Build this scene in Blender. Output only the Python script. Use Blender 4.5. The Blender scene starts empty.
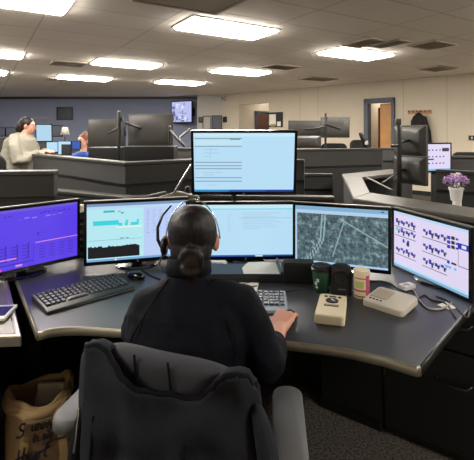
import bpy, bmesh, math, random
from mathutils import Vector, Matrix, noise
random.seed(7)
PI = math.pi
R = math.radians
C = bpy.context.scene.collection
F, CX, HY, EYE = 419.0, 237.0, 132.0, 1.5
CEIL = 2.79

def W(px, py, Y):                       # point seen at (px, py) standing at distance Y
    return Vector(((px-CX)*Y/F, Y, EYE-(py-HY)*Y/F))
def G(px, py, z):                       # point seen at (px, py) lying at height z
    Y = F*(EYE-z)/(py-HY)
    return Vector(((px-CX)*Y/F, Y, z))
def s2l(c):
    return tuple(((v/255)/12.92 if v/255 <= .04045 else ((v/255+.055)/1.055)**2.4) for v in c)

# ------------------------------------------------------------------ materials
def mat(name, col, rough=.5, metal=0, var=0, vscale=20, bump=0, bscale=200, emit=0, spec=.5, coat=0):
    m = bpy.data.materials.new(name); m.use_nodes = True
    nt = m.node_tree; b = nt.nodes['Principled BSDF']
    c = s2l(col)+(1,)
    b.inputs['Base Color'].default_value = c
    b.inputs['Roughness'].default_value = rough
    b.inputs['Metallic'].default_value = metal
    b.inputs['Specular IOR Level'].default_value = spec
    b.inputs['Coat Weight'].default_value = coat
    tc = nt.nodes.new('ShaderNodeTexCoord')
    if var:
        n = nt.nodes.new('ShaderNodeTexNoise'); n.inputs['Scale'].default_value = vscale; n.inputs['Detail'].default_value = 4
        nt.links.new(tc.outputs['Object'], n.inputs['Vector'])
        mx = nt.nodes.new('ShaderNodeMix'); mx.data_type = 'RGBA'
        mx.inputs[6].default_value = tuple(v*(1-var) for v in c[:3])+(1,)
        mx.inputs[7].default_value = tuple(min(1, v*(1+var)) for v in c[:3])+(1,)
        nt.links.new(n.outputs['Fac'], mx.inputs[0]); nt.links.new(mx.outputs[2], b.inputs['Base Color'])
    if bump:
        n2 = nt.nodes.new('ShaderNodeTexNoise'); n2.inputs['Scale'].default_value = bscale; n2.inputs['Detail'].default_value = 3
        nt.links.new(tc.outputs['Object'], n2.inputs['Vector'])
        bp = nt.nodes.new('ShaderNodeBump'); bp.inputs['Strength'].default_value = bump; bp.inputs['Distance'].default_value = .004
        nt.links.new(n2.outputs['Fac'], bp.inputs['Height']); nt.links.new(bp.outputs['Normal'], b.inputs['Normal'])
    if emit:
        b.inputs['Emission Color'].default_value = c; b.inputs['Emission Strength'].default_value = emit
        b.inputs['Base Color'].default_value = (.02, .02, .02, 1)
    return m
def glow(name, col, k=1.0):
    m = mat(name, col, .35, emit=k)
    return m

M = {}
M['wall_cream'] = mat('wall_cream', (204,193,174), .8, var=.05, vscale=3, bump=.1, bscale=60)
M['wall_blue'] = mat('wall_blue', (132,140,164), .8, var=.06, vscale=2)
M['wall_pale'] = mat('wall_pale', (180,178,172), .8, var=.04, vscale=3)
M['fabric_dark'] = mat('panel_fabric', (46,45,44), .8, var=.12, vscale=6, bump=.4, bscale=500)
M['fabric_deep'] = mat('panel_fabric_deep', (34,34,34), .8, var=.12, vscale=6, bump=.4, bscale=500)
M['cap'] = mat('panel_cap', (70,68,62), .42, var=.06, vscale=9)
M['cap_dark'] = mat('panel_cap_dark', (52,51,48), .42)
M['black'] = mat('black_plastic', (16,16,18), .4)
M['black_gloss'] = mat('black_gloss', (9,9,12), .18)
M['black_matte'] = mat('black_matte', (13,14,15), .8)
M['dark_metal'] = mat('dark_metal', (48,48,48), .4, metal=.6)
M['chrome'] = mat('chrome', (200,200,198), .25, metal=1)
M['silver'] = mat('silver_plastic', (118,114,104), .35, metal=.4)
M['back_grey'] = mat('monitor_back', (52,50,47), .38, var=.1, vscale=8)
M['desk'] = mat('desk_laminate', (48,49,54), .36, var=.04, vscale=40, bump=.05, bscale=900)
M['desk_edge'] = mat('desk_edge', (158,153,140), .3, metal=.8)
M['cabinet'] = mat('cabinet', (22,25,26), .45, var=.08, vscale=9, bump=.15, bscale=700)
M['beige'] = mat('beige_plastic', (214,202,172), .4, var=.03)
M['beige2'] = mat('ivory_plastic', (212,205,190), .4, var=.03)
M['beige_dark'] = mat('beige_grille', (176,168,150), .6)
M['white'] = mat('white_plastic', (225,225,220), .4)
M['paper'] = mat('paper', (228,224,212), .8)
M['cable_grey'] = mat('cable_grey', (176,172,165), .5)
M['skin'] = mat('skin', (196,140,116), .5, var=.08, vscale=30)
M['skin_fair'] = mat('skin_pale', (200,150,128), .5, var=.06, vscale=30)  # slightly paler skin tone, used for the far seated person
M['lip'] = mat('lip', (150,80,76), .5)
M['eye'] = mat('eye_white', (220,215,210), .25)
M['iris'] = mat('iris', (40,26,20), .25)
M['navy'] = mat('navy_cloth', (9,11,20), .75, var=.15, vscale=20, bump=.35, bscale=450, spec=.12)
M['navy_seam'] = mat('navy_seam', (7,8,12), .8, spec=.12)
M['jeans'] = mat('jeans', (42,60,92), .8, var=.2, vscale=60, bump=.3, bscale=600)
M['shoe'] = mat('shoe', (22,22,24), .6)
M['cardigan'] = mat('cardigan', (136,132,120), .9, var=.1, vscale=25, bump=.5, bscale=300)
M['blue_cloth'] = mat('blue_cloth', (36,78,160), .8, var=.1)
M['trouser'] = mat('trouser', (38,38,44), .8)
M['seat_grey'] = mat('chair_grey', (62,63,69), .7, var=.08, vscale=14, bump=.3, bscale=500, spec=.12)
M['arm_grey'] = mat('armrest_grey', (84,85,87), .55, var=.05, vscale=20)
M['jacket'] = mat('jacket_fleece', (37,39,45), .9, var=.2, vscale=30, bump=.5, bscale=260, spec=.12)
M['jacket_rim'] = mat('jacket_rim', (14,16,21), .85, bump=.4, bscale=300, spec=.12)
M['kraft'] = mat('bag_canvas', (162,136,96), .85, var=.12, vscale=22, bump=.4, bscale=200)
M['kraft_in'] = mat('bag_lining', (150,124,88), .9)
M['bag_front'] = mat('bag_panel', (128,104,78), .85, var=.1, vscale=22)
M['grey_paper'] = mat('grey_paper', (196,190,176), .8, var=.06, vscale=30)
M['ink'] = mat('ink', (14,12,14), .7)
M['green'] = mat('cup_green', (34,72,52), .45)
M['cup_white'] = mat('cup_white', (205,210,200), .5)
M['pink'] = mat('label_pink', (190,88,110), .5)
M['cream'] = mat('label_cream', (226,214,180), .5)
M['lime'] = mat('label_green', (176,190,110), .5)
M['lilac'] = mat('petals', (192,150,210), .7, var=.25, vscale=80)
M['lilac_pale'] = mat('petals_pale', (228,206,232), .7, var=.1, vscale=80)
M['leaf'] = mat('leaf', (60,84,50), .6)
M['oak'] = mat('oak_door', (196,140,78), .45, var=.18, vscale=6)
M['brown_door'] = mat('brown_door', (92,58,44), .5, var=.1)
M['frame_blue'] = mat('door_frame', (74,80,92), .5)
M['frame_light'] = mat('frame_light', (150,150,140), .5)
M['picture_dark'] = mat('picture_dark', (36,48,56), .35, var=.5, vscale=9)
M['vent'] = mat('vent_dark', (176,166,152), .6)
M['vent_in'] = mat('vent_inside', (135,126,114), .7)
M['panel_dull'] = mat('panel_dull', (186,176,162), .8)
M['hookboard'] = mat('hook_board', (180,134,100), .55)
M['white_metal'] = mat('light_frame', (160,157,150), .5)
M['diffuser'] = glow('light_diffuser', (255,247,235), 54.0)
M['led_green'] = glow('led_green', (120,255,140), .8)
M['red'] = mat('red', (150,40,50), .5)

# hair: fine dark strands
m = mat('hair', (30,23,20), .5, spec=.3); M['hair'] = m
nt = m.node_tree; b = nt.nodes['Principled BSDF']
tc = nt.nodes.new('ShaderNodeTexCoord'); mp = nt.nodes.new('ShaderNodeMapping'); mp.inputs['Scale'].default_value = (130, 40, 14)
nz = nt.nodes.new('ShaderNodeTexNoise'); nz.inputs['Scale'].default_value = 2.2; nz.inputs['Detail'].default_value = 4
nt.links.new(tc.outputs['Object'], mp.inputs[0]); nt.links.new(mp.outputs[0], nz.inputs['Vector'])
cr = nt.nodes.new('ShaderNodeValToRGB')
cr.color_ramp.elements[0].position = .35; cr.color_ramp.elements[0].color = s2l((9,7,7))+(1,)
cr.color_ramp.elements[1].position = .75; cr.color_ramp.elements[1].color = s2l((38,29,26))+(1,)
bp = nt.nodes.new('ShaderNodeBump'); bp.inputs['Strength'].default_value = .5; bp.inputs['Distance'].default_value = .003
nt.links.new(nz.outputs['Fac'], cr.inputs[0]); nt.links.new(cr.outputs[0], b.inputs['Base Color'])
nt.links.new(nz.outputs['Fac'], bp.inputs['Height']); nt.links.new(bp.outputs[0], b.inputs['Normal'])

# carpet
m = mat('carpet', (58,53,50), .95); M['carpet'] = m
nt = m.node_tree; b = nt.nodes['Principled BSDF']; tc = nt.nodes.new('ShaderNodeTexCoord')
nz = nt.nodes.new('ShaderNodeTexNoise'); nz.inputs['Scale'].default_value = 90; nz.inputs['Detail'].default_value = 5
cr = nt.nodes.new('ShaderNodeValToRGB')
cr.color_ramp.elements[0].position = .4; cr.color_ramp.elements[0].color = s2l((42,39,36))+(1,)
cr.color_ramp.elements[1].position = .62; cr.color_ramp.elements[1].color = s2l((92,85,77))+(1,)
nt.links.new(tc.outputs['Object'], nz.inputs['Vector']); nt.links.new(nz.outputs['Fac'], cr.inputs[0]); nt.links.new(cr.outputs[0], b.inputs['Base Color'])
bp = nt.nodes.new('ShaderNodeBump'); bp.inputs['Strength'].default_value = .5; bp.inputs['Distance'].default_value = .01
nt.links.new(nz.outputs['Fac'], bp.inputs['Height']); nt.links.new(bp.outputs[0], b.inputs['Normal'])

# ceiling tiles, 1.22 x 0.61 grid turned with the light fixtures
YAW = R(31.7)
U = Vector((math.cos(YAW), math.sin(YAW), 0)); V = Vector((-math.sin(YAW), math.cos(YAW), 0))
m = mat('ceiling_tile', (186,174,156), .9); M['ceiling'] = m
nt = m.node_tree; b = nt.nodes['Principled BSDF']; tc = nt.nodes.new('ShaderNodeTexCoord')
mp = nt.nodes.new('ShaderNodeMapping'); mp.inputs['Rotation'].default_value = (0, 0, -YAW); mp.inputs['Location'].default_value = (.6, .35, 0)
br = nt.nodes.new('ShaderNodeTexBrick'); br.offset = 0
br.inputs['Scale'].default_value = 1; br.inputs['Brick Width'].default_value = 1.22; br.inputs['Row Height'].default_value = .61
br.inputs['Mortar Size'].default_value = .008; br.inputs['Mortar Smooth'].default_value = .3
br.inputs['Color1'].default_value = s2l((240,232,220))+(1,); br.inputs['Color2'].default_value = s2l((233,225,213))+(1,)
br.inputs['Mortar'].default_value = s2l((188,178,164))+(1,)
nt.links.new(tc.outputs['Object'], mp.inputs[0]); nt.links.new(mp.outputs[0], br.inputs['Vector']); nt.links.new(br.outputs[0], b.inputs['Base Color'])
nz = nt.nodes.new('ShaderNodeTexNoise'); nz.inputs['Scale'].default_value = 120
bp = nt.nodes.new('ShaderNodeBump'); bp.inputs['Strength'].default_value = .3; bp.inputs['Distance'].default_value = .006
nt.links.new(tc.outputs['Object'], nz.inputs['Vector']); nt.links.new(nz.outputs['Fac'], bp.inputs['Height']); nt.links.new(bp.outputs[0], b.inputs['Normal'])

# aerial map shown on a screen
m = bpy.data.materials.new('aerial_map'); m.use_nodes = True; M['map'] = m
nt = m.node_tree; b = nt.nodes['Principled BSDF']; tc = nt.nodes.new('ShaderNodeTexCoord')
b.inputs['Base Color'].default_value = (.02,.02,.02,1); b.inputs['Roughness'].default_value = .35
vo = nt.nodes.new('ShaderNodeTexVoronoi'); vo.inputs['Scale'].default_value = 55; vo.feature = 'DISTANCE_TO_EDGE'
nz = nt.nodes.new('ShaderNodeTexNoise'); nz.inputs['Scale'].default_value = 30; nz.inputs['Detail'].default_value = 9; nz.inputs['Roughness'].default_value = .75
wv = nt.nodes.new('ShaderNodeTexWave'); wv.inputs['Scale'].default_value = 14; wv.inputs['Distortion'].default_value = 9; wv.bands_direction = 'DIAGONAL'
for n in (vo, nz, wv): nt.links.new(tc.outputs['Object'], n.inputs['Vector'])
cr = nt.nodes.new('ShaderNodeValToRGB')
e = cr.color_ramp.elements; e[0].position = .38; e[0].color = s2l((38,52,58))+(1,); e[1].position = .7; e[1].color = s2l((170,205,200))+(1,)
x = e.new(.52); x.color = s2l((72,96,106))+(1,)
nt.links.new(nz.outputs['Fac'], cr.inputs[0])
cr2 = nt.nodes.new('ShaderNodeValToRGB')
e = cr2.color_ramp.elements; e[0].position = .0; e[0].color = (.12,.18,.19,1); e[1].position = .09; e[1].color = (0,0,0,1)
nt.links.new(vo.outputs['Distance'], cr2.inputs[0])
mx = nt.nodes.new('ShaderNodeMix'); mx.data_type = 'RGBA'; mx.blend_type = 'ADD'
nt.links.new(wv.outputs['Fac'], mx.inputs[0]); nt.links.new(cr.outputs[0], mx.inputs[6]); nt.links.new(cr2.outputs[0], mx.inputs[7])
nt.links.new(mx.outputs[2], b.inputs['Emission Color']); b.inputs['Emission Strength'].default_value = .95

SC = {}
def sc(name, col, k=.95):
    if name not in SC: SC[name] = glow('screen_'+name, col, k)
    return SC[name]

# ------------------------------------------------------------------ mesh builder
class MB:
    def __init__(s): s.v = []; s.f = []; s.m = []; s.mats = []
    def mi(s, m):
        if m not in s.mats: s.mats.append(m)
        return s.mats.index(m)
    def add(s, vs, fs, m, T=None):
        k = len(s.v); i = s.mi(m)
        for p in vs:
            p = Vector(p)
            s.v.append(T @ p if T else p)
        for f in fs: s.f.append([k+a for a in f]); s.m.append(i)
        return s
    def box(s, c, d, m, rot=None, T=None):
        x, y, z = d[0]/2, d[1]/2, d[2]/2
        vs = [Vector((a*x, b*y, e*z)) for a in (-1,1) for b in (-1,1) for e in (-1,1)]
        if rot is not None: vs = [rot @ v for v in vs]
        vs = [v+Vector(c) for v in vs]
        return s.add(vs, [(0,1,3,2),(4,6,7,5),(0,4,5,1),(2,3,7,6),(0,2,6,4),(1,5,7,3)], m, T)
    def rings(s, rs, m, T=None, cap=True, closed=True):   # list of rings of equal length
        n = len(rs[0]); vs = [p for r in rs for p in r]; fs = []
        for i in range(len(rs)-1):
            for j in range(n if closed else n-1):
                k = (j+1) % n
                fs.append((i*n+j, i*n+k, (i+1)*n+k, (i+1)*n+j))
        if cap and closed:
            fs.append(tuple(range(n-1, -1, -1))); fs.append(tuple((len(rs)-1)*n+j for j in range(n)))
        return s.add(vs, fs, m, T)
    def lathe(s, prof, m, n=24, T=None, c=(0,0,0)):
        rs = [[Vector((c[0]+r*math.cos(2*PI*j/n), c[1]+r*math.sin(2*PI*j/n), c[2]+z)) for j in range(n)] for r, z in prof]
        return s.rings(rs, m, T)
    def tube(s, pts, rad, m, n=10, T=None, ends=True):
        pts = [Vector(p) for p in pts]
        if not hasattr(rad, '__len__'): rad = [rad]*len(pts)
        rs = []; up = None
        P = list(zip(pts, rad))
        if ends:
            d0 = (pts[0]-pts[1]).normalized(); d1 = (pts[-1]-pts[-2]).normalized()
            pre = [(pts[0]+d0*rad[0]*a, rad[0]*b) for a, b in ((.97,.25),(.8,.6),(.5,.866))]
            post = [(pts[-1]+d1*rad[-1]*a, rad[-1]*b) for a, b in ((.5,.866),(.8,.6),(.97,.25))]
            P = pre+P+post
        for i, (p, r) in enumerate(P):
            a = P[max(0, i-1)][0]; b = P[min(len(P)-1, i+1)][0]
            d = (b-a).normalized()
            if up is None:
                up = Vector((0,0,1)) if abs(d.z) < .9 else Vector((1,0,0))
            x = d.cross(up)
            if x.length < 1e-4: x = d.cross(Vector((1,0.3,0)))
            x.normalize(); y = x.cross(d).normalized(); up = y
            rs.append([p+x*r*math.cos(2*PI*j/n)+y*r*math.sin(2*PI*j/n) for j in range(n)])
        return s.rings(rs, m, T)
    def ball(s, c, r, m, n=16, T=None, rot=None):
        if not hasattr(r, '__len__'): r = (r, r, r)
        rs = []
        for i in range(1, n//2+1):
            t = PI*i/(n//2+1)
            ring = []
            for j in range(n):
                v = Vector((r[0]*math.sin(t)*math.cos(2*PI*j/n), r[1]*math.sin(t)*math.sin(2*PI*j/n), -r[2]*math.cos(t)))
                if rot is not None: v = rot @ v
                ring.append(v+Vector(c))
            rs.append(ring)
        return s.rings(rs, m, T)
    def prism(s, poly, z0, z1, m, T=None):
        n = len(poly)
        vs = [Vector((p[0], p[1], z0)) for p in poly]+[Vector((p[0], p[1], z1)) for p in poly]
        fs = [tuple(range(n-1, -1, -1)), tuple(range(n, 2*n))]+[(i, (i+1) % n, n+(i+1) % n, n+i) for i in range(n)]
        return s.add(vs, fs, m, T)
    def grid(s, fn, nu, nv, m, T=None):
        vs = [fn(i/nu, j/nv) for i in range(nu+1) for j in range(nv+1)]
        fs = [(i*(nv+1)+j, (i+1)*(nv+1)+j, (i+1)*(nv+1)+j+1, i*(nv+1)+j+1) for i in range(nu) for j in range(nv)]
        return s.add(vs, fs, m, T)
    def build(s, name, parent=None, bevel=0, smooth=False, seg=2, fix=True):
        me = bpy.data.meshes.new(name)
        me.from_pydata([tuple(v) for v in s.v], [], s.f); me.update()
        for m in s.mats: me.materials.append(m)
        for p, i in zip(me.polygons, s.m): p.material_index = i
        if fix:
            bm = bmesh.new(); bm.from_mesh(me); bmesh.ops.recalc_face_normals(bm, faces=bm.faces); bm.to_mesh(me); bm.free()
        if smooth:
            for p in me.polygons: p.use_smooth = True
        o = bpy.data.objects.new(name, me); C.objects.link(o)
        if parent: o.parent = parent
        if bevel:
            b = o.modifiers.new('Bevel', 'BEVEL'); b.width = bevel; b.segments = seg; b.limit_method = 'ANGLE'; b.angle_limit = R(40)
            if not smooth:
                for p in me.polygons: p.use_smooth = True
                w = o.modifiers.new('WN', 'WEIGHTED_NORMAL'); w.keep_sharp = False
        return o

def tag(o, label=None, cat=None, group=None, kind=None):
    if label: o['label'] = label
    if cat: o['category'] = cat
    if group: o['group'] = group
    if kind: o['kind'] = kind
    return o
def empty(name, loc, rz=0, label=None, cat=None, group=None):
    o = bpy.data.objects.new(name, None); C.objects.link(o)
    o.empty_display_size = .1; o.location = loc; o.rotation_euler = (0, 0, rz)
    return tag(o, label, cat, group)
def struct(name, mb, **k):
    return tag(mb.build(name, **k), kind='structure')
def inv(o): return (Matrix.Translation(o.location) @ o.rotation_euler.to_matrix().to_4x4()).inverted()
def copy_tree(o, parent=None):
    c = o.copy(); C.objects.link(c); c.parent = parent
    for ch in list(o.children): copy_tree(ch, c)
    return c
def remesh(o, vox, smooth=2):
    r = o.modifiers.new('Remesh', 'REMESH'); r.mode = 'VOXEL'; r.voxel_size = vox; r.use_smooth_shade = True
    if smooth:
        s = o.modifiers.new('Smooth', 'SMOOTH'); s.iterations = smooth; s.factor = .6
    return o
def Ry(a): return Matrix.Rotation(a, 3, 'Y')
def Rx(a): return Matrix.Rotation(a, 3, 'X')
def Rz(a): return Matrix.Rotation(a, 3, 'Z')

# ------------------------------------------------------------------ room
struct('floor', MB().box((0, 6.4, -.05), (24, 19.6, .1), M['carpet']))
struct('ceiling', MB().box((0, 6.4, CEIL+.05), (24, 19.6, .1), M['ceiling']))
C1 = Vector((-.52, 14.6, 0)); E1 = Vector((5.2, 9.2, 0)); RD = (E1-C1).normalized(); RN = Vector((-RD.y, RD.x, 0))  # RN points away from the room
if RN.y < 0: RN = -RN
def wt(px):                             # distance along the right wall at image column px
    k = (px-CX)/F
    return (k*C1.y-C1.x)/(RD.x-k*RD.y)
def wp(t, off=0, z=0): return C1+RD*t+RN*off+Vector((0,0,z))
WA = math.atan2(RD.y, RD.x)
def wallseg(mb, t0, t1, z0, z1, m, off0=0, off1=.12):
    mb.prism([wp(t0, off0), wp(t1, off0), wp(t1, off1), wp(t0, off1)], z0, z1, m)
tA0, tA1 = wt(239), wt(269)             # hallway opening
tB0, tB1 = wt(364.7), wt(395.2)         # framed doorway
zA, zB = 2.42, 2.36
TE = 14.5
mb = MB()
for a, b_, z0, z1 in ((0, tA0, 0, CEIL), (tA0, tA1, zA, CEIL), (tA1, tB0, 0, CEIL), (tB0, tB1, zB, CEIL), (tB1, TE, 0, CEIL)):
    wallseg(mb, a, b_, z0, z1, M['wall_cream'])
struct('wall_right', mb)
mb = MB(); 
for a in (403.3, 318, 300, 447): wallseg(mb, wt(a)-.008, wt(a)+.008, .1, CEIL, M['beige_dark'], -.004, .002)
struct('trim_1', mb)
mb = MB(); wallseg(mb, tA1, tB0, 0, .1, M['black_matte'], -.02, 0); wallseg(mb, tB1, TE, 0, .1, M['black_matte'], -.02, 0)
struct('baseboard_right', mb)
# hallway recess behind the first opening
mb = MB()
wallseg(mb, tA0-.1, tA0, 0, CEIL, M['wall_cream'], .12, 2.6); wallseg(mb, tA1, tA1+.1, 0, CEIL, M['wall_cream'], .12, 2.6)
wallseg(mb, tA0-.1, tA1+.1, 0, CEIL, M['wall_cream'], 2.6, 2.7)
struct('wall_hallway', mb)
# door in the hallway, standing against its side wall
def side_off(px, t):                    # how deep the ray at column px reaches the hallway's side wall
    k = (px-CX)/F; b_ = C1+RD*t
    return (k*b_.y-b_.x)/(RN.x-k*RN.y)
o0, o1 = side_off(255.5, tA0), side_off(268, tA0); ow = abs(o1-o0); om = (o0+o1)/2
print('hall door', o0, o1)
dd = empty('door_1', wp(tA0+.01, om), WA+R(90), 'brown wooden door in the side of the hallway opening', 'door'); tag(dd, kind='structure')
MB().box((0,-.02,1.07), (ow,.04,2.14), M['brown_door']).build('door_leaf', dd)
MB().box((-ow/2,-.03,1.1), (.08,.08,2.2), M['frame_blue']).box((ow/2,-.03,1.1), (.08,.08,2.2), M['frame_blue']).box((0,-.03,2.2), (ow+.08,.08,.08), M['frame_blue']).build('door_frame', dd)
MB().ball((.35,-.07,1), .035, M['chrome']).build('door_knob', dd, smooth=True)
# framed doorway with oak door
mb = MB()
wallseg(mb, tB0-.1, tB0, 0, CEIL, M['wall_cream'], .12, 1.6); wallseg(mb, tB1, tB1+.1, 0, CEIL, M['wall_cream'], .12, 1.6)
wallseg(mb, tB0-.1, tB1+.1, 0, CEIL, M['wall_pale'], 1.6, 1.7)
struct('wall_vestibule', mb)
dd = empty('door_2', wp(tB0, 0), WA, 'oak door inside the blue-grey frame', 'door'); tag(dd, kind='structure')
wB = tB1-tB0
MB().box((.06,.03,zB/2), (.12,.2,zB), M['frame_blue']).box((wB-.04,.03,zB/2), (.08,.2,zB), M['frame_blue']).box((wB/2,.03,zB-.06), (wB,.2,.12), M['frame_blue']).build('door_frame', dd, bevel=.008)
MB().box((wB*.70,.2,(zB-.12)/2), (wB*.56,.045,zB-.14), M['oak']).build('door_leaf', dd, bevel=.004)
MB().box((wB*.25,.5,1.1), (wB*.14,.04,2.1), M['brown_door']).build('side_panel', dd)
MB().box((wB*.49,.15,1.02), (.05,.05,.12), M['chrome']).build('door_handle', dd, bevel=.01)
# back walls
XB = C1.x-.87
struct('wall_back', MB().box(((-12+XB)/2, 15.46, CEIL/2), (12+XB, .12, CEIL), M['wall_blue']))
struct('wall_corner', MB().box((XB+.435, 14.66, CEIL/2), (.87, .12, CEIL), M['wall_pale']).box((XB+.06, 15.06, CEIL/2), (.12, .8, CEIL), M['wall_pale']))
struct('trim_2', MB().box(((-12+XB)/2, 15.38, CEIL-.04), (12+XB, .04, .08), M['cap_dark']))
struct('wall_left', MB().box((-11.9, 6.4, CEIL/2), (.12, 18.4, CEIL), M['wall_blue']))
struct('wall_front', MB().box((0, -3.2, CEIL/2), (24, .12, CEIL), M['wall_cream']))
e = wp(TE)
struct('wall_side', MB().box((e.x+.02, (e.y-3.2)/2, CEIL/2), (.12, e.y+3.3, CEIL), M['wall_cream']))

# ceiling fixtures: seen ones measured on the turned grid (u, v), unseen ones added
fx = empty('ceiling_light', (0,0,0), YAW)
MB().box((0,0,-.006), (1.22,.61,.012), M['white_metal']).build('frame', fx)
mb = MB(); mb.rings([[Vector((sx*.585*k, sy*.28*k, z)) for sx, sy in ((-1,-1),(1,-1),(1,1),(-1,1))] for z, k in ((-.012,1),(-.028,.99),(-.042,.95))], M['diffuser']); mb.build('diffuser', fx)
seen = [((.20,4.55), 'ceiling light cut by the top corner of the picture, above the purple monitor side'),
        ((2.62,4.48), 'big bright ceiling light almost above the tall monitor'),
        ((5.25,4.8), 'ceiling light beside the three dark vents'),
        ((.05,7.85), 'ceiling light cut by the picture edge, above the woman in the cardigan'),
        ((2.37,7.78), 'ceiling light between the dark square vent and the big bright light'),
        ((-.06,10.35), 'smallest cut-off ceiling light over the far left wall'),
        ((2.14,10.32), 'far ceiling light beyond the dark square vent'),
        ((4.73,7.51), 'ceiling light above the hallway opening, beside a slot vent'),
        ((4.43,9.98), 'far ceiling light above the wall television')]
hid = [(-2.3,4.6), (-2.3,7.8), (-2.3,10.5), (-.4,13.2), (4.9,1.6), (7.4,1.6), (2.5,-1.5), (-2.3,1.6), (7.6,-1.5)]  # unseen fixtures added out of view for illumination
first = True
for (u, v), lab in seen+[(q, 'unseen ceiling light added outside the picture to light the room') for q in hid]:
    o = fx if first else copy_tree(fx); first = False
    p = U*u+V*v
    o.location = (p.x, p.y, CEIL)
    tag(o, lab, 'ceiling light', 'fluorescent ceiling lights')

for lab, tt, of in (('small unseen ceiling light added to brighten the hallway behind the opening', (tA0+tA1)/2, 1.3), ('small unseen ceiling light added to brighten the framed doorway', (tB0+tB1)/2, .9)):
    q = wp(tt, of, CEIL)  # lamp added above the opening, out of view, to brighten the recess
    t = empty('added_recess_light', tuple(q), WA, lab, 'ceiling light')
    MB().lathe([(.16,-.02),(.16,0)], M['white_metal']).build('rim', t); MB().lathe([(.05,-.06),(.12,-.045),(.15,-.02)], M['diffuser']).build('diffuser', t)
def vent(px, py, w, h, lab, slats=True, yaw=YAW, m='vent_in'):
    p = G(px, py, CEIL) if False else None
    Y = F*(CEIL-EYE)/(HY-py); x = (px-CX)*Y/F
    t = empty('ceiling_vent', (x, Y, CEIL), yaw, lab, 'vent', 'ceiling vents')
    MB().box((0,0,-.005), (w,h,.01), M[m]).build('duct_plate', t)
    f = MB()
    for sx in (-1,1): f.box((sx*w/2,0,-.012), (.03,h+.03,.024), M['vent'])
    for sy in (-1,1): f.box((0,sy*h/2,-.012), (w,.03,.024), M['vent'])
    f.build('frame', t)
    if slats:
        n = int(h/.06); g = MB()
        for k in range(1, n): g.box((0,-h/2+k*h/n,-.014), (w-.02,.02,.006), M['vent'], rot=Rx(.5))
        g.build('grille', t)
vent(68, 63, .56, .50, 'dark square vent next to the light over the left monitors')
vent(364.5, 42, .34, .5, 'slot vent touching the light above the framed doorway')
vent(389, 43, .24, .5, 'middle slot vent of the three near the framed doorway light')
vent(432, 44.3, .5, .42, 'dark slot vent standing apart, above the coat hooks')
vent(437, 68, .6, .45, 'pale vent near the top of the cream wall')
vent(318, 78.5, .8, .5, 'faint vent over the far partition monitors')
vent(281, 66.5, .6, .4, 'slot vent touching the light above the hallway opening')
vent(65, 79.5, .8, .5, 'flat vent close to the far left wall')
vent(190, -2, .9, .62, 'dark ceiling panel above the big bright light', False, m='panel_dull')

# ------------------------------------------------------------------ partitions
def band(mb, pts, th, z0, z1, m, T, side=0):          # mitred strip along a polyline
    n = len(pts); P = [Vector((p[0], p[1], 0)) for p in pts]; L = []; Rr = []
    for i in range(n):
        d = []
        if i > 0: d.append((P[i]-P[i-1]).normalized())
        if i < n-1: d.append((P[i+1]-P[i]).normalized())
        nn = sum((Vector((-a.y, a.x, 0)) for a in d), Vector()).normalized()
        k = 1/max(.4, nn.dot(Vector((-d[0].y, d[0].x, 0))))
        L.append(P[i]+nn*k*(th/2+side)); Rr.append(P[i]-nn*k*(th/2-side))
    rs = [[Vector((a.x,a.y,z0)), Vector((a.x,a.y,z1)), Vector((b_.x,b_.y,z1)), Vector((b_.x,b_.y,z0))] for a, b_ in zip(L, Rr)]
    mb.rings(rs, m, T)
def partition(name, lab, pts, top=1.24, split=1.0, th=.07, capm='cap_dark', grooves=()):
    t = empty(name, (pts[0][0], pts[0][1], 0), 0, lab, 'partition')
    T = inv(t)
    mb = MB(); band(mb, pts, th, split+.015, top-.03, M['fabric_dark'], T); mb.build('upper_panel', t, bevel=.004)
    mb = MB(); band(mb, pts, th*.8, 0, split-.02, M['fabric_deep'], T); mb.build('lower_panel', t)
    mb = MB(); band(mb, pts, th*.5, split-.02, split+.015, M['black'], T); mb.build('groove', t)
    mb = MB(); band(mb, pts, th+.02, top-.03, top, M[capm], T); mb.build('top_cap', t, bevel=.006)
    return t
pA = W(-40, 172, 2.95); pA2 = W(54, 169, 2.83)
partition('partition', 'grey partition end behind the purple monitor, in front of the woman in the cardigan', [(pA.x, 2.78), (-1.236, 2.86)], 1.24, 1.05, .09)
B = [(-2.42, 5.05), (-.96, 3.66), (-.27, 4.18), (.64, 3.98)]
partition('partition', 'long bent grey partition carrying the dark monitors behind the tall monitor', B, 1.24, 1.03, .08)
partition('partition', 'grey partition below the two monitor backs near the cream wall', [(.55, 6.05), (.93, 6.2), (2.27, 6.6)], 1.25, .97, .08)
partition('partition', 'short grey partition at the foot of the framed doorway', [(2.62, 7.6), (3.05, 7.3)], 1.22, .97, .08)
partition('partition', 'far grey partition beneath the small picture on the back wall', [(-4.9, 9.2), (-3.3, 8.9), (-2.6, 8.6)], 1.30, 1.0, .08)
partition('partition', 'far grey partition behind the row of dark screens by the woman', [(-7.2, 10.9), (-5.4, 10.9)], 1.36, 1.0, .08)
partition('partition', 'far grey partition below the wall television', [(-1.95, 6.3), (-.6, 6.1), (.2, 6.5)], 1.27, 1.0, .08)
partition('partition', 'dark partition behind the purple flower pot', [(2.05, 4.3), (2.75, 3.7), (3.4, 4.1)], 1.12, .9, .07)
partition('partition', 'dark partition at the picture edge behind the flower pot', [(2.5, 5.4), (3.5, 5.0)], 1.2, .97, .07)

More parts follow.
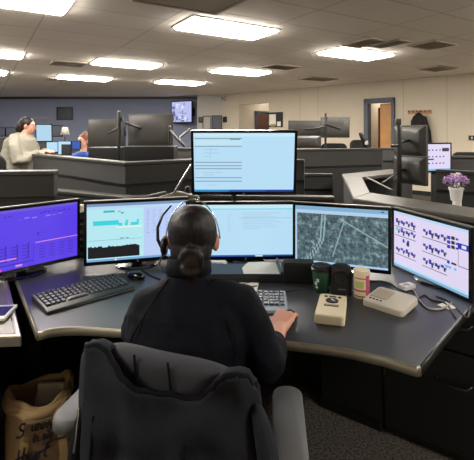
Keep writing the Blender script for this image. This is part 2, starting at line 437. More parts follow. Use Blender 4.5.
# low surround with cap: around the main desk and the next workstation
S1 = empty('desk_surround', (-.85, 3.33, 0), 0, 'low grey surround panel with pale cap behind the centre monitors', 'desk partition')
T = inv(S1)
D = [(-1.95, 3.95), (-.85, 3.36), (-.45, 3.50), (.25, 3.42), (.78, 3.36)]
mb = MB(); band(mb, D, .06, 0, .955, M['fabric_deep'], T); mb.build('panel', S1)
mb = MB(); band(mb, D, .10, .955, .985, M['cap_dark'], T); mb.build('top_cap', S1, bevel=.006)
mb = MB()
for z in (.80, .86, .92): band(mb, [(x, y-.035) for x, y in D], .012, z, z+.012, M['cap_dark'], T)
mb.build('rail', S1)
S2 = empty('workstation_surround', (.88, 3.17, 0), 0, 'wide pale capped surround carrying the purple flower pot', 'desk partition')
T = inv(S2)
P1, P2, P3, P4 = (1.25, 4.99), (2.08, 5.66), (.88, 3.17), (2.0, 1.56)
I1, I2, I3, I4 = (1.39, 4.65), (2.2, 5.3), (1.10, 3.46), (2.26, 1.74)
mb = MB()
mb.prism([P1, P2, I2, I1], .96, 1.0, M['cap'], T); mb.build('cap_back', S2, bevel=.008)
mb = MB(); mb.prism([P3, P1, I1, I3], .961, 1.0, M['cap'], T); mb.build('cap_middle', S2, bevel=.008)
mb = MB(); mb.prism([P4, P3, I3, I4], .962, 1.0, M['cap'], T); mb.build('cap_near', S2, bevel=.008)
def shrink(a, b_, k): return (a[0]+(b_[0]-a[0])*k, a[1]+(b_[1]-a[1])*k)
q = [shrink(P2, I2, .2), shrink(P1, I1, .2), shrink(P3, I3, .2), shrink(P4, I4, .2)]
mb = MB(); band(mb, q, .05, 0, .96, M['fabric_deep'], T); mb.build('panel', S2)
mb = MB()
a, b_ = Vector(P3+(0,)), Vector(P4+(0,)); nrm = Vector((-(b_-a).y, (b_-a).x, 0)).normalized()
if nrm.y > 0: nrm = -nrm
o_ = [(a+nrm*.0), (b_+nrm*.0)]
for z in (.76, .80, .84, .88, .92): band(mb, [tuple(v)[:2] for v in o_], .03, z, z+.026, M['cap'] if z == .88 else M['cap_dark'], T)
mb.build('slat_rail', S2, bevel=.003)
mb = MB()
a2, b2 = a+nrm*.16, b_+nrm*.16
band(mb, [tuple(v)[:2] for v in (a+nrm*.1, b_+nrm*.1)], .12, .86, .885, M['cap_dark'], T); mb.build('tool_shelf', S2, bevel=.005)
partition('partition', 'dark panel beside the corner of the wide pale surround', [(-.4, 5.15), (1.15, 5.05)], 1.0, .8, .06)

# ------------------------------------------------------------------ monitors
def scr_rect(mb, x0, x1, z0, z1, m, lift=.0006):     # rectangle in screen fractions (0..1), drawn flush on the screen
    mb._r.append((x0, x1, z0, z1, m, lift))
def monitor(name, lab, c, yaw, w=.55, h=.34, tilt=0, draw=None, base_z=None, stand=True, face='sky', case='black', grp=None, logo=True, arm_to=None, edge=.014, topcap=False, cat='monitor'):
    zf = base_z if base_z is not None else c[2]-h/2-.1
    t = empty(name, (c[0], c[1], zf if stand else c[2]), yaw, lab, cat, grp)
    z0 = (c[2]-zf) if stand else 0
    K = Matrix.Translation((0, 0, z0)) @ Matrix.Rotation(tilt, 4, 'X')
    b1 = edge
    mb = MB()
    mb.box((0,.016,0), (w,.024,h), M[case], T=K)
    rs = []
    for y, k, kz in ((.028, .96, .94), (.05, .72, .7), (.062, .5, .42)):
        rs.append([K @ Vector((sx*w/2*k, y, sz*h/2*kz)) for sx, sz in ((-1,-1),(1,-1),(1,1),(-1,1))])
    mb.rings(rs, M[case])
    mb.build('casing', t, bevel=.003)
    mb = MB(); y = -.0005
    for x0, x1, a, b_ in ((-w/2, w/2, h/2-b1, h/2), (-w/2, w/2, -h/2, -h/2+b1*1.3), (-w/2, -w/2+b1, -h/2+b1*1.3, h/2-b1), (w/2-b1, w/2, -h/2+b1*1.3, h/2-b1)):
        mb.box(((x0+x1)/2, 0, (a+b_)/2), (x1-x0, .010, b_-a), M['black_gloss' if case == 'black' else 'back_grey'], T=K)
    mb.build('bezel', t)
    if topcap:
        MB().box((0,.012,h/2+.002), (w,.02,.004), M['silver'], T=K).build('top_edge', t)
    sw, sh = w-2*b1, h-2.3*b1; zc = b1*.15
    mb = MB()
    fm = face if not isinstance(face, str) else sc(*FACES[face])
    mb.box((0,.0015,zc), (sw,.003,sh), fm, T=K)
    if draw:
        mb._r = []; draw(mb)
        for i, (x0, x1, a, b_, m, lift) in enumerate(mb._r):
            yy = -.0001-lift
            vs = [Vector((-sw/2+sw*x, yy, zc-sh/2+sh*zz)) for x, zz in ((x0,a),(x1,a),(x1,b_),(x0,b_))]
            mb.add(vs, [(0,1,2,3)], m, K)
    mb.build('screen', t, fix=False)
    if logo: MB().lathe([(.006,-.0006),(.006,.0006)], M['silver'], 12, T=K @ Matrix.Translation((0,-.0055,-h/2+b1*.6)) @ Matrix.Rotation(R(90), 4, 'X')).build('maker_badge', t)
    if stand:
        MB().box((0,.085,z0*.5+.01), (.06,.02,z0+.05), M['black']).box((0,.07,z0), (.09,.03,.09), M['black']).build('stand_neck', t, bevel=.004)
        mb = MB(); n = 28
        mb.rings([[Vector((.12*k*math.cos(2*PI*j/n), .05+.095*k*math.sin(2*PI*j/n), z)) for j in range(n)] for k, z in ((1,0),(1,.007),(.9,.013),(.2,.018))], M['black_gloss'])
        mb.build('stand_base', t, smooth=False)
    if arm_to is not None:
        T = inv(t); p0 = K @ Vector((0,.06,0)); p1 = T @ Vector(arm_to)
        mid = (p0+p1)/2+Vector((0,.02,-.04))
        MB().box((0,.068,0), (.11,.02,.11), M['dark_metal'], T=K).build('mount_plate', t, bevel=.003)
        MB().tube([p0, mid, p1], .016, M['dark_metal']).ball(mid, .024, M['black']).build('mount_arm', t, smooth=True)
    return t
FACES = {'sky': ('sky', (186,226,250)), 'white': ('white', (226,232,248)), 'violet': ('violet', (92,64,236)), 'lav': ('lav', (226,216,246)), 'off': ('off', (26,28,34), .5), 'ice': ('ice', (176,214,238))}
rnd = random.Random(3)
def d_top(mb):
    r = lambda *a: scr_rect(mb, *a)
    r(0, 1, .94, 1, sc('sky2', (200,238,255)))
    for z, k in ((.90,1),(.77,1),(.50,1),(.44,.9),(.39,.9),(.235,1),(.175,.9)):
        r(.01, .48, z, z+.013, sc('rule', (118,140,160)))
    r(.36, .46, .885, .905, sc('rule', (118,140,160)))
    r(.0, .48, .79, .88, sc('sky3', (196,232,248)), .0004)
    for z in (.72,.66,.60,.33,.29,.11): r(.08+.05*rnd.random(), .16+.15*rnd.random(), z, z+.008, sc('faint', (158,190,212)))
    r(.165, .168, .53, .75, sc('faint', (158,190,212)))
    r(0, 1, 0, .035, sc('bar', (28,90,170))); r(0, .35, 0, .035, sc('bar2', (40,140,200)), .0009); r(.35, .70, 0, .035, sc('bar', (28,90,170)), .0008); r(.72, 1, 0, .035, sc('bar3', (24,60,150)), .001)
def d_mid(mb):
    r = lambda *a: scr_rect(mb, *a)
    r(0, 1, .93, 1, sc('sky2', (200,238,255))); r(0, 1, .90, .93, sc('cyan1', (150,220,240)))
    for k in range(10): r(.47, .62+.3*rnd.random(), .84-k*.035, .846-k*.035, sc('faint', (158,190,212)))
    for k in range(8): r(.31, .33+.02*rnd.random(), .80-k*.045, .808-k*.045, sc('faint', (158,190,212)))
    r(.42, .98, .74, .745, sc('rule', (118,140,160)))
    r(0, 1, 0, .03, sc('bar3', (24,60,150))); r(0, .8, 0, .03, sc('bar', (28,90,170)), .0009); r(.6, .68, .0, .022, sc('white', (226,232,248)), .0012)
def d_lc(mb):
    r = lambda *a: scr_rect(mb, *a)
    r(0, 1, .95, 1, sc('lcbar', (120,150,190))); r(0, 1, .9, .95, sc('lcbar2', (190,220,245)))
    r(0, .56, 0, .9, sc('lcl', (184,236,246)), .0003); r(.56, 1, 0, .9, sc('lcr', (190,210,250)), .0003)
    r(.16, .27, .84, .875, sc('teal', (40,190,190))); r(.33, .36, .81, .84, sc('teal', (40,190,190))); r(.30,.33,.84,.87,sc('faint',(158,190,212)))
    r(.06, .31, .62, .70, sc('teal2', (50,215,225)))
    for x, w_ in ((.31,.035),(.37,.03),(.43,.05),(.48,.025)): r(x, x+w_, .60, .65, sc('teal2', (50,215,225)))
    for x in (.38, .49): r(x, x+.02, .62, .70, sc('teal2', (50,215,225)))
    r(.28, .54, .56, .59, sc('lemon', (226,246,226)))
    r(.02, .54, .36, .365, sc('rule', (118,140,160))); r(.32,.36,.375,.39,sc('rule2',(70,130,140))); r(.38,.41,.375,.39,sc('rule2',(70,130,140)))
    x = .01
    while x < .50:
        r(x, x+.02, .055, .235+.03*rnd.random(), sc('ink', (22,24,34), .5)); x += .0195
    for c in range(6):
        for k in range(11):
            r(.59+c*.065, .60+c*.065+.02*rnd.random(), .84-k*.04, .85-k*.04, sc('faint2', (140,166,214)))
    r(0, 1, 0, .035, sc('lcfoot', (120,170,220))); r(.27,.29,0,.03,sc('led',(230,240,200)),.0012)
def d_violet(mb):
    r = lambda *a: scr_rect(mb, *a)
    D1 = sc('violet_d', (52,36,160)); L1 = sc('violet_l', (150,130,250)); P = sc('violet_p', (232,150,220))
    r(0, 1, .955, 1, sc('violet_t', (110,90,220)))
    for x in (.30,.34,.62,.66,.70,.75,.80,.85,.90): r(x, x+.025, .87+.02*rnd.random(), .885+.02*rnd.random(), D1)
    for x in (.05,.12,.42,.48,.55,.68,.74,.80): r(x, x+.045, .80+.05*rnd.random(), .808+.05*rnd.random(), L1)
    for x in (.56,.60,.64): r(x, x+.012, .48+.06*rnd.random(), .52+.06*rnd.random(), D1)
    for row in range(5):
        for k in range(4):
            x = .16+k*.10; z = .36-row*.055
            r(x, x+.06, z, z+.012, D1); r(x+.05, x+.062, z, z+.045, D1)
    for row in range(5):
        for k in range(4):
            x = .62+k*.095; z = .30-row*.05
            r(x, x+.05, z, z+.010, D1)
    r(.58, 1, .375, .388, P); r(.26, .41, .165, .185, P); r(.40, .46, .03, .06, P)
    r(.56, .563, .02, .36, D1); r(0, .56, .075, .09, D1)
    r(0, .28, 0, .045, sc('magenta', (224,60,170)))
def d_map(mb):
    r = lambda *a: scr_rect(mb, *a)
    r(0, 1, .93, 1, sc('mapbar', (130,178,214))); r(0, 1, .87, .93, sc('mapbar2', (180,210,236))); r(0, 1, 0, .035, sc('mapfoot', (176,206,240)))
    r(.0, .02, 0, .93, sc('mapbar2', (180,210,236)))
    Lr = sc('road', (158,190,192), .85)
    P = []
    for i in range(15):
        t = i/14; z = .85-.80*t; x = .30-.035*t-.16*max(0, t-.55)**1.3*2.2
        P.append((x, z))
    for (x, z), (x2, z2) in zip(P, P[1:]):
        for off, wd in ((0, .012), (.035, .012)):
            r(min(x, x2)+off-.004, min(x, x2)+off+wd, z2, z, Lr)
    for cx_, cz, rx, rz, n in ((.66,.36,.15,.17,46), (.66,.36,.09,.10,30)):
        for i in range(n):
            a = 2*PI*i/n; x = cx_+rx*math.cos(a)+.12*(rz*math.sin(a)); z = cz+rz*math.sin(a)-.35*rx*math.cos(a)
            r(x-.009, x+.009, z-.006, z+.006, sc('lane', (104,134,138), .8))
    for i in range(34):
        t = i/33; r(.5+.5*t-.01, .5+.5*t+.012, .80-.42*t-.008, .80-.42*t+.008, Lr)
    for i in range(20):
        t = i/19; r(.42+.12*t-.005, .42+.12*t+.008, .15+.6*t-.014, .15+.6*t+.014, Lr)
    r(.93,.96,.955,.975,sc('ink',(22,24,34),.5))
def d_cad(mb):
    r = lambda *a: scr_rect(mb, *a)
    Bl = sc('blue', (40,36,170)); K = sc('ink', (22,24,34), .5); S = sc('cadsky', (120,190,240))
    r(0, 1, .955, 1, sc('lcbar2', (190,220,245))); r(0, 1, 0, .04, sc('mapbar', (130,178,214))); r(0,1,.04,.075,sc('sky',(186,226,250)))
    for c, (x0, rows, n) in enumerate(((.02, (.80,.64,.30), 4), (.43, (.76,.52,.28), 4))):
        for z in rows:
            for k in range(n):
                x = x0+.012+k*.078; q = (k*7+int(z*100)) % 3
                r(x, x+.034, z-.002+.02*(q == 1), z+.052+.01*q, Bl); r(x+.034, x+.056, z-.03-.02*(q == 2), z+.03, K); r(x+.058, x+.068, z+.0, z+.045, Bl)
            r(x0, x0+.32, z-.078, z-.068, K)
    r(.14,.17,.47,.53,Bl); r(.20,.24,.43,.50,K); r(.21,.24,.5,.53,Bl)
    r(.03,.10,.66,.70,S,.0012)
    for z in (.78,.71,.64): 
        r(.75,.79,z,z+.05,Bl); r(.80,.84,z+.01,z+.06,K); r(.85,.88,z+.02,z+.05,Bl)
    r(.75,.78,.40,.45,Bl); r(.80,.86,.41,.44,K); r(.72,.80,.33,.37,S); r(.83,.86,.33,.37,S)
    r(.875,1,.68,.77,Bl,.0012); r(.92,.97,.70,.75,sc('white',(226,232,248)),.0016)
    r(.878,.882,.42,.68,K); r(.88,1,.415,.425,K)
def d_small(mb):
    r = lambda *a: scr_rect(mb, *a)
    Bl = sc('blue', (40,36,170)); K = sc('ink', (22,24,34), .5)
    for z in (.25,.5,.75):
        for k in range(6): x = .08+.13*k; r(x, x+.05, z, z+.05, K if k % 2 else Bl)
    r(.7,.95,.72,.85,K); r(0,.4,.40,.45,K); r(0,1,0,.07,sc('cadsky',(120,190,240)))
DZ = .74
def mon2(name, lab, xl, yl, xr, yr, zc, **k):           # placed by the ends of its lower edge in plan
    c = ((xl+xr)/2, (yl+yr)/2, zc); w = math.hypot(xr-xl, yr-yl)
    return monitor(name, lab, c, math.atan2(yr-yl, xr-xl), w=w, base_z=DZ, **k)
pole_top = (-.02, 2.62, 1.33)
monitor('monitor', 'tall-mounted monitor above the others, pale blue page with grey lines', (W(244, 163, 2.3).x, 2.3, W(244,163,2.3).z), 0, w=.577, h=.365, tilt=R(-13)*-1 if False else R(11), draw=d_top, stand=False, face='sky', arm_to=pole_top, topcap=False)
mon2('monitor', 'centre monitor with pale blue list page, partly hidden by the dispatcher\'s head', W(196,0,2.44).x, 2.44, W(295,0,2.46).x, 2.46, .922, h=.335, draw=d_mid, face='sky', topcap=True)
mon2('monitor', 'monitor with cyan and black chart, between the purple screen and the centre one', W(84,0,2.27).x, 2.27, W(188,0,2.43).x, 2.43, .947, h=.348, draw=d_lc, face='lav', topcap=True)
mon2('monitor', 'monitor filled with a purple page, at the picture edge', W(79.5,0,2.42).x-.40, 2.42-.42, W(79.5,0,2.42).x, 2.42, .943, h=.340, draw=d_violet, face='violet', topcap=True)
mon2('monitor', 'monitor showing a dark aerial street map', W(293,0,2.34).x, 2.34, W(391,0,2.16).x, 2.16, .937, h=.342, draw=d_map, face=M['map'], topcap=True)
mon2('monitor', 'angled monitor with rows of small blue icons on a lilac page', W(392.5,0,2.37).x, 2.37, W(472,0,1.86).x, 1.86, .905, h=.338, draw=d_cad, face='lav', topcap=True)
# pole carrying the tall monitor
t = empty('monitor_pole', (pole_top[0], pole_top[1], DZ), 0, 'dark desk pole with arm holding up the tall monitor', 'monitor pole')
MB().lathe([(.07,0),(.07,.012),(.02,.02)], M['dark_metal']).build('foot', t)
MB().tube([(0,0,.01),(0,0,.66)], .017, M['dark_metal']).build('pole', t, smooth=True)
MB().box((0,0,.59), (.06,.06,.06), M['black']).build('clamp', t, bevel=.006)
# folded monitor arm with silver bar, behind the dispatcher's head
t = empty('folding_arm', (-.33, 2.8, DZ), 0, 'folded grey monitor arm with slim silver bar behind the dispatcher\'s head', 'monitor arm'); T = inv(t)
MB().tube([(0,0,0),(0,0,.38)], .02, M['dark_metal']).build('post', t, smooth=True)
MB().tube([W(161,200,2.75), W(178,196,2.75), W(196,199,2.75)], [.024,.034,.026], M['silver'], T=T).tube([W(150,196,2.8), W(165,193,2.75)], .012, M['back_grey'], T=T).build('lower_arm', t, smooth=True)
MB().tube([W(174,193,2.74), W(191,165,2.72)], .008, M['chrome'], T=T).build('silver_bar', t, smooth=True)
for q in ((174,197), (196,200)): MB().ball(W(q[0],q[1],2.75), .028, M['back_grey'], T=T).build('joint', t, smooth=True)

# ------------------------------------------------------------------ main desk
fr = [(38,331.5),(50,328.5),(62,327),(80,326.5),(100,327.5),(122,329),(150,332),(180,334.5),(215,336.5),(250,338),(286,340.5),(320,344.5),(354,349.5),(385,356.5),(416,366)]
front = [G(px, py, DZ) for px, py in fr]
poly = [tuple(p)[:2] for p in front]+[(.595,1.363),(.712,1.495),(.845,1.642),(.968,1.775),(1.22,2.03),(1.20,2.45),(.85,2.92),(.3,3.2),(-.5,3.25),(-1.45,3.2),(-1.35,2.49)]
td = empty('corner_desk', (-.1, 2.2, 0), 0, 'curved grey dispatch desk with pale metallic front edge', 'desk'); T = inv(td)
MB().prism(poly, .708, DZ, M['desk'], T).build('desktop', td, bevel=.003)
for ins, em, nm in (([Vector((p[0], p[1], .722)) for p in poly[:16]], M['desk_edge'], 'front_edge_trim'), ([Vector((p[0], p[1], .722)) for p in poly[15:20]], M['dark_metal'], 'end_edge_trim'), ([Vector((p[0], p[1], .722)) for p in (poly[-1], poly[0])], M['silver'], 'end_edge_trim')):
  mb = MB()
  n_ = len(ins); rs = []
  for i in range(n_):
      a = ins[max(0,i-1)]; b_ = ins[min(n_-1,i+1)]; d = (b_-a).normalized(); o_ = Vector((d.y, -d.x, 0))
      rs.append([ins[i]+o_*.009*math.cos(t_)+Vector((0,0,.0175*math.sin(t_))) for t_ in [R(a_) for a_ in range(-90, 91, 22)]]+[ins[i]-o_*.004+Vector((0,0,.0175)), ins[i]-o_*.004-Vector((0,0,.0175))])
  mb.rings(rs, em, T); mb.build(nm, td, smooth=True)
mb = MB(); band(mb, [(-2.2,2.40),(-1.25,2.46),(-.5,2.62),(.35,2.6),(.62,2.3)], .03, 0, .70, M['black_matte'], T); mb.build('modesty_panel', td)
for x, y in ((-1.0, 2.3),):
    MB().box((x, y, .35), (.08,.5,.70), M['black_matte'], T=T).build('leg', td, bevel=.005)

# neighbouring return desk at the picture edge
t = empty('side_desk', (-1.4, 1.9, 0), 0, 'side desk end with pale metal edge beside the curved desk, under the purple monitor', 'desk'); T = inv(t)
a, b_ = G(18.6,333.5,DZ), G(3,280.5,DZ)
pl = [(a.x, a.y), (b_.x, b_.y), (b_.x-.2, b_.y+.3), (-2.1, 2.4), (-2.1, 1.52)]
MB().prism(pl, .705, DZ, M['silver'], T).build('desktop', t, bevel=.004)
mb = MB(); band(mb, [(-2.1,1.505),(a.x+.005,a.y-.015),(b_.x+.012,b_.y)], .022, .70, DZ+.003, M['desk_edge'], T); mb.build('edge_trim', t, bevel=.006)
MB().prism([(-2.0,1.62),(-.98,1.62),(-1.25,2.1),(-1.9,2.3)], 0, .70, M['black_matte'], T).build('pedestal', t)
t = empty('handheld_tablet', tuple(G(0,315,DZ+.002)), R(8), 'small white framed device lying on the side desk', 'tablet')
MB().box((0,0,.008), (.09,.14,.014), M['white']).build('case', t, bevel=.004)
MB().box((0,.0,.0165), (.07,.09,.002), M['black_gloss']).build('display', t)

# drawer units under the desk
def cabinet(lab, p0, p1, depth, ztop, splits):
    a, b_ = Vector(p0+(0,)), Vector(p1+(0,)); w = (b_-a).length
    t = empty('drawer_cabinet', tuple((a+b_)/2), math.atan2((b_-a).y, (b_-a).x), lab, 'cabinet')
    MB().box((0, depth/2+.02, ztop/2), (w, depth, ztop), M['cabinet']).build('body', t, bevel=.004)
    for z0, z1 in splits:
        d = MB().box((0, .008, (z0+z1)/2), (w-.012, .022, z1-z0-.008), M['cabinet']).build('drawer', t, bevel=.004)
        zz = z0+(z1-z0)*.68
        MB().tube([(-.075,-.001,zz+.01),(-.06,-.022,zz),(0,-.028,zz-.006),(.06,-.022,zz),(.075,-.001,zz+.01)], .007, M['black']).build('handle', d, smooth=True)
    MB().lathe([(.009,0),(.009,.004)], M['dark_metal'], 12, T=Matrix.Translation((.0,-.006,ztop-.09)) @ Matrix.Rotation(R(90),4,'X')).build('lock', t)
    return t
g0, g1 = Vector((.76,2.06,0)), Vector((.974,1.916,0)); dv = (Vector((.974,1.916,0))-Vector((.456,2.30,0))).normalized()
q0 = Vector((.735,2.094,0)); q1 = q0+dv*.62
cabinet('black drawer cabinet under the desk end with curved handle', tuple(q0)[:2], tuple(q1)[:2], .42, .69, ((.04,.50),(.50,.68)))
q2 = Vector((.456,2.30,0)); 
t = empty('cabinet_panel', tuple(q2), math.atan2(dv.y, dv.x), 'plain black side panel next to the drawer cabinet under the desk', 'panel')
MB().box((.17,.02,.345), (.33,.03,.69), M['cabinet']).build('panel', t, bevel=.003)
MB().box((.17,-.002,.02), (.33,.015,.04), M['black']).build('kick_strip', t)

# ------------------------------------------------------------------ keyboards
def keyboard(lab, c, yaw, w, d, keym, bodym, nx=18, ny=6, z=DZ):
    t = empty('keyboard', (c[0], c[1], z+.001), yaw, lab, 'keyboard')
    mb = MB()
    pr = [(-d/2-.035,.004),(-d/2-.03,.012),(-d/2,.018),(d/2,.03),(d/2+.004,.02),(d/2+.004,0),(-d/2-.035,0)]
    mb.rings([[Vector((x, y, zz)) for y, zz in pr] for x in (-w/2, w/2)], bodym); mb.build('case', t, bevel=.003)
    kw = w*.95/nx; kd = d*.9/ny; mesh0 = None; sl = math.atan2(.012, d)
    for j in range(ny):
        for i in range(nx):
            if j == 0 and 4 <= i <= 8: 
                if i != 4: continue
            x = -w*.475+kw*(i+.5); y = -d*.45+kd*(j+.5)
            if j == 5: y += .004
            if mesh0 is None:
                m_ = MB(); a_, b2 = kw*.43, kd*.42
                m_.rings([[Vector((sx*a_*k, sy*b2*k, zz)) for sx, sy in ((-1,-1),(1,-1),(1,1),(-1,1))] for k, zz in ((1,0),(.95,.004),(.74,.008))], keym)
                o = m_.build('key', t); mesh0 = o.data
            else:
                o = bpy.data.objects.new('key', mesh0); C.objects.link(o); o.parent = t
            o.location = (x, y, .0175+(y+d/2)/d*.012); o.rotation_euler = (sl, 0, 0)
            if j == 0 and i == 4: o.location.x = x+2*kw; o.scale = (5.2, 1, 1)
    return t
c = (G(33,294,DZ+.02)+G(112,275,DZ+.02)+G(131,285,DZ+.02)+G(50,311,DZ+.02))/4
M['key_black'] = mat('key_black', (24,25,28), .35)
M['key_grey'] = mat('key_blue_grey', (40,48,62), .4)
M['kb_grey'] = mat('keyboard_grey', (112,120,130), .45)
keyboard('black full-size keyboard lying below the purple screen', (c.x, c.y), R(44), .41, .16, M['key_black'], M['black'], 18, 5)
keyboard('grey keyboard with dark keys under the dispatcher\'s hands', (.0, 1.86), R(-3), .44, .145, M['key_grey'], M['kb_grey'], 18, 5)

def mouse(lab, c, yaw, m, s=1):
    t = empty('computer_mouse', (c[0], c[1], DZ+.001), yaw, lab, 'mouse')
    mb = MB(); n = 20; rs = []
    for k, zz in ((.92,0),(1,.006),(.97,.016),(.82,.027),(.5,.035),(.12,.037)):
        rs.append([Vector((.031*s*k*math.cos(2*PI*j/n), .055*s*k*math.sin(2*PI*j/n)-.006*(1-k), zz*s)) for j in range(n)])
    mb.rings(rs, m); mb.build('shell', t, smooth=True)
    MB().box((0,.03*s,.0325*s), (.006,.016,.006), M['dark_metal']).build('scroll_wheel', t, bevel=.002)
    return t
mouse('black mouse under the dispatcher\'s hand', (.208, 1.685), R(-18), M['black_gloss'])
mouse('black mouse beside the black keyboard', (G(136,278,DZ).x, G(136,278,DZ).y), R(60), M['black_gloss'])

def cable(lab, pts, r=.003, m='black', z=DZ, grp=None):
    P = [Vector((p[0], p[1], p[2])) if len(p) == 3 and p[2] < 5 else G(p[0], p[1], z+r) for p in pts]
    Q = []
    for i in range(len(P)-1):
        a, b_, c_, d_ = P[max(0,i-1)], P[i], P[i+1], P[min(len(P)-1,i+2)]
        for k in range(6):
            t = k/6
            Q.append(.5*((2*b_)+(c_-a)*t+(2*a-5*b_+4*c_-d_)*t*t+(3*b_-a-3*c_+d_)*t**3))
    Q.append(P[-1])
    for q_ in Q: q_.z = max(q_.z, z+r+.0004)
    o0 = Q[0].copy()
    o = MB().tube([q_-o0 for q_ in Q], r, M[m], 6).build('cable', smooth=True); o.location = o0
    return tag(o, lab, 'cable', grp)
cable('thin black mouse cable curling past the grey keyboard', [(287,309),(283,303),(281,297),(286,292),(296,290),(303,289)], .002)
cable('black cable drooping under the angled monitor', [(398,291),(405,300),(412,303),(424,295),(432,300),(446,304),(456,318)], .0035)
cable('pale grey cable looping in front of the angled monitor', [(402,287),(413,290),(419,300),(428,308),(441,309),(452,303)], .004, 'cable_grey')
cable('black cable running behind the ivory box', [(370,282),(382,281),(394,286),(402,294),(410,300)], .003)
cable('black cable hanging over the desk end', [(436,296),(450,302),(462,313),(468,318),(470,306)], .003)
cable('black cable below the chart monitor', [(126,272),(140,270),(152,276),(160,279)], .0035)
cable('black cable across the riser front', [(206,276),(225,281),(240,284),(262,280)], .002)
cable('grey lead beside the speaker and canister', [(346,296),(352,291),(360,286)], .002, 'cable_grey')

# ------------------------------------------------------------------ things on the desk
a, b_ = G(200,283,DZ), G(283.5,283,DZ)
t = empty('monitor_riser', ((a.x+b_.x)/2, a.y+.12, DZ), 0, 'low black riser tray below the centre monitor', 'riser'); w = b_.x-a.x+.1
MB().box((-.05,0,.012), (w,.24,.024), M['black']).build('tray', t, bevel=.004)
MB().box((-.05,-.115,.034), (w,.012,.02), M['dark_metal']).build('front_lip', t, bevel=.003)
MB().box((w/2-.06,0,.04), (.012,.24,.032), M['black']).build('side_lip', t, bevel=.003)
zr = DZ+.024
def flat_sheet(name, lab, pts, z, m, cat, grp=None, th=.0015):
    P = [G(px, py, z) for px, py in pts]; c = sum(P, Vector())/len(P)
    o = MB().prism([(p.x-c.x, p.y-c.y) for p in P], .0005, th, m).build(name); o.location = (c.x, c.y, z)
    return tag(o, lab, cat, grp)
flat_sheet('paper_sheet', 'curled pale paper lying on the black riser tray', [(244,275),(242,268),(248,262.5),(262,262),(281,263),(282,276),(262,277)], zr+.004, M['paper'], 'paper')
flat_sheet('paper_sheet', 'white paper sheet beside the dispatcher above the grey keyboard', [(205,281.5),(259,283),(257,291.5),(252,293),(205,291)], DZ+.001, M['paper'], 'paper')
flat_sheet('paper_sheet', 'small white paper strip on the desk end under the angled monitor', [(437,305),(446,302),(457,308),(449,310)], DZ+.001, M['paper'], 'paper')
p = G(243,288,DZ+.008); q_ = G(257,286,DZ+.008)
o = MB().tube([Vector(), q_-p], .0035, M['black'], 8).build('pen', smooth=True); o.location = p; tag(o, 'black pen on the white sheet above the grey keyboard', 'pen')
t = empty('adapter', tuple(G(407,289,DZ+.001)), R(25), 'small white plug adapter on the desk behind the ivory box', 'adapter')
MB().box((0,0,.013), (.075,.045,.024), M['white']).build('body', t, bevel=.006)
MB().box((-.01,-.005,.026), (.03,.02,.004), M['cable_grey']).build('plug', t, bevel=.002)
# black box speaker
t = empty('desktop_speaker', tuple(G(299,284,DZ))[:2]+(DZ,), R(-5), 'long black box under the corner of the map monitor', 'speaker')
MB().box((0,.04,.052), (.155,.08,.104), M['black_matte']).build('cabinet', t, bevel=.006)
MB().box((0,-.002,.052), (.14,.004,.088), M['black']).build('grille', t, bevel=.001)
t = empty('desktop_speaker', tuple(G(342,296,DZ))[:2]+(DZ,), R(-8), 'rounded black speaker between the green cup and the canister', 'speaker')
mb = MB(); n = 24
mb.rings([[Vector(((.052 if z > .01 else .048)*k*math.copysign(abs(math.cos(2*PI*j/n))**.6, math.cos(2*PI*j/n)), .04+.04*k*math.copysign(abs(math.sin(2*PI*j/n))**.6, math.sin(2*PI*j/n)), z)) for j in range(n)] for z, k in ((0,1),(.01,1),(.10,.97),(.125,.85),(.135,.5))], M['black_matte'])
mb.build('body', t, smooth=True)
MB().lathe([(.03,0),(.03,.004),(.024,.002)], M['black'], 24, T=Matrix.Translation((0,.003,.085)) @ Matrix.Rotation(R(90),4,'X')).build('cone', t)
MB().box((0,.0005,.03), (.035,.002,.004), M['silver']).build('badge', t)
# green paper cup
p = G(323,293,DZ)
t = empty('coffee_cup', (p.x, p.y+.03, DZ), R(10), 'dark green paper coffee cup with black lid', 'cup'); t.scale = (1.18,1.18,1.05)
MB().lathe([(.028,0),(.031,.002),(.041,.095),(.040,.1)], M['green'], 28).build('cup_body', t, smooth=True)
MB().lathe([(.043,.094),(.0435,.104),(.039,.106),(.037,.118),(.034,.119),(.032,.113),(.002,.113)], M['black'], 28).build('lid', t)
mb = MB()
for a0, z0, z1, rr in ((200,.035,.05,.0345), (215,.05,.065,.036), (205,.02,.03,.033), (320,.04,.07,.0362), (300,.015,.03,.0327)):
    rs = [[Vector((( .0315+.105*z)*math.cos(R(a0+k*6)), (.0315+.105*z)*math.sin(R(a0+k*6)), z)) for k in range(4)] for z in (z0, z1)]
    mb.rings(rs, M['cup_white'], closed=False)
mb.build('printed_mark', t)
p = G(363.5,299,DZ)
t = empty('canister', (p.x, p.y+.03, DZ), 0, 'round canister with pink and cream label and cream lid', 'canister'); t.scale = (1.1,1.1,1.05)
MB().lathe([(.031,0),(.032,.003),(.032,.112),(.030,.114)], M['cream'], 28).build('tin', t, smooth=False)
mb = MB()
def patch(mb, r, a0, a1, z0, z1, m, n=10):
    mb.rings([[Vector((r*math.cos(R(a0+(a1-a0)*k/n)), r*math.sin(R(a0+(a1-a0)*k/n)), z)) for k in range(n+1)] for z in (z0, z1)], m, closed=False)
patch(mb, .0324, 285, 360, .004, .10, M['pink']); patch(mb, .0324, 180, 285, .03, .04, M['pink']); patch(mb, .0325, 200, 270, .045, .075, M['lime']); patch(mb, .0324, 190, 285, .085, .09, M['pink']); patch(mb, .0324,190,280,.008,.013,M['red'])
mb.build('paper_label', t)
MB().lathe([(.0335,.104),(.0335,.118),(.031,.121),(.002,.1195)], M['cream'], 28).build('lid', t)

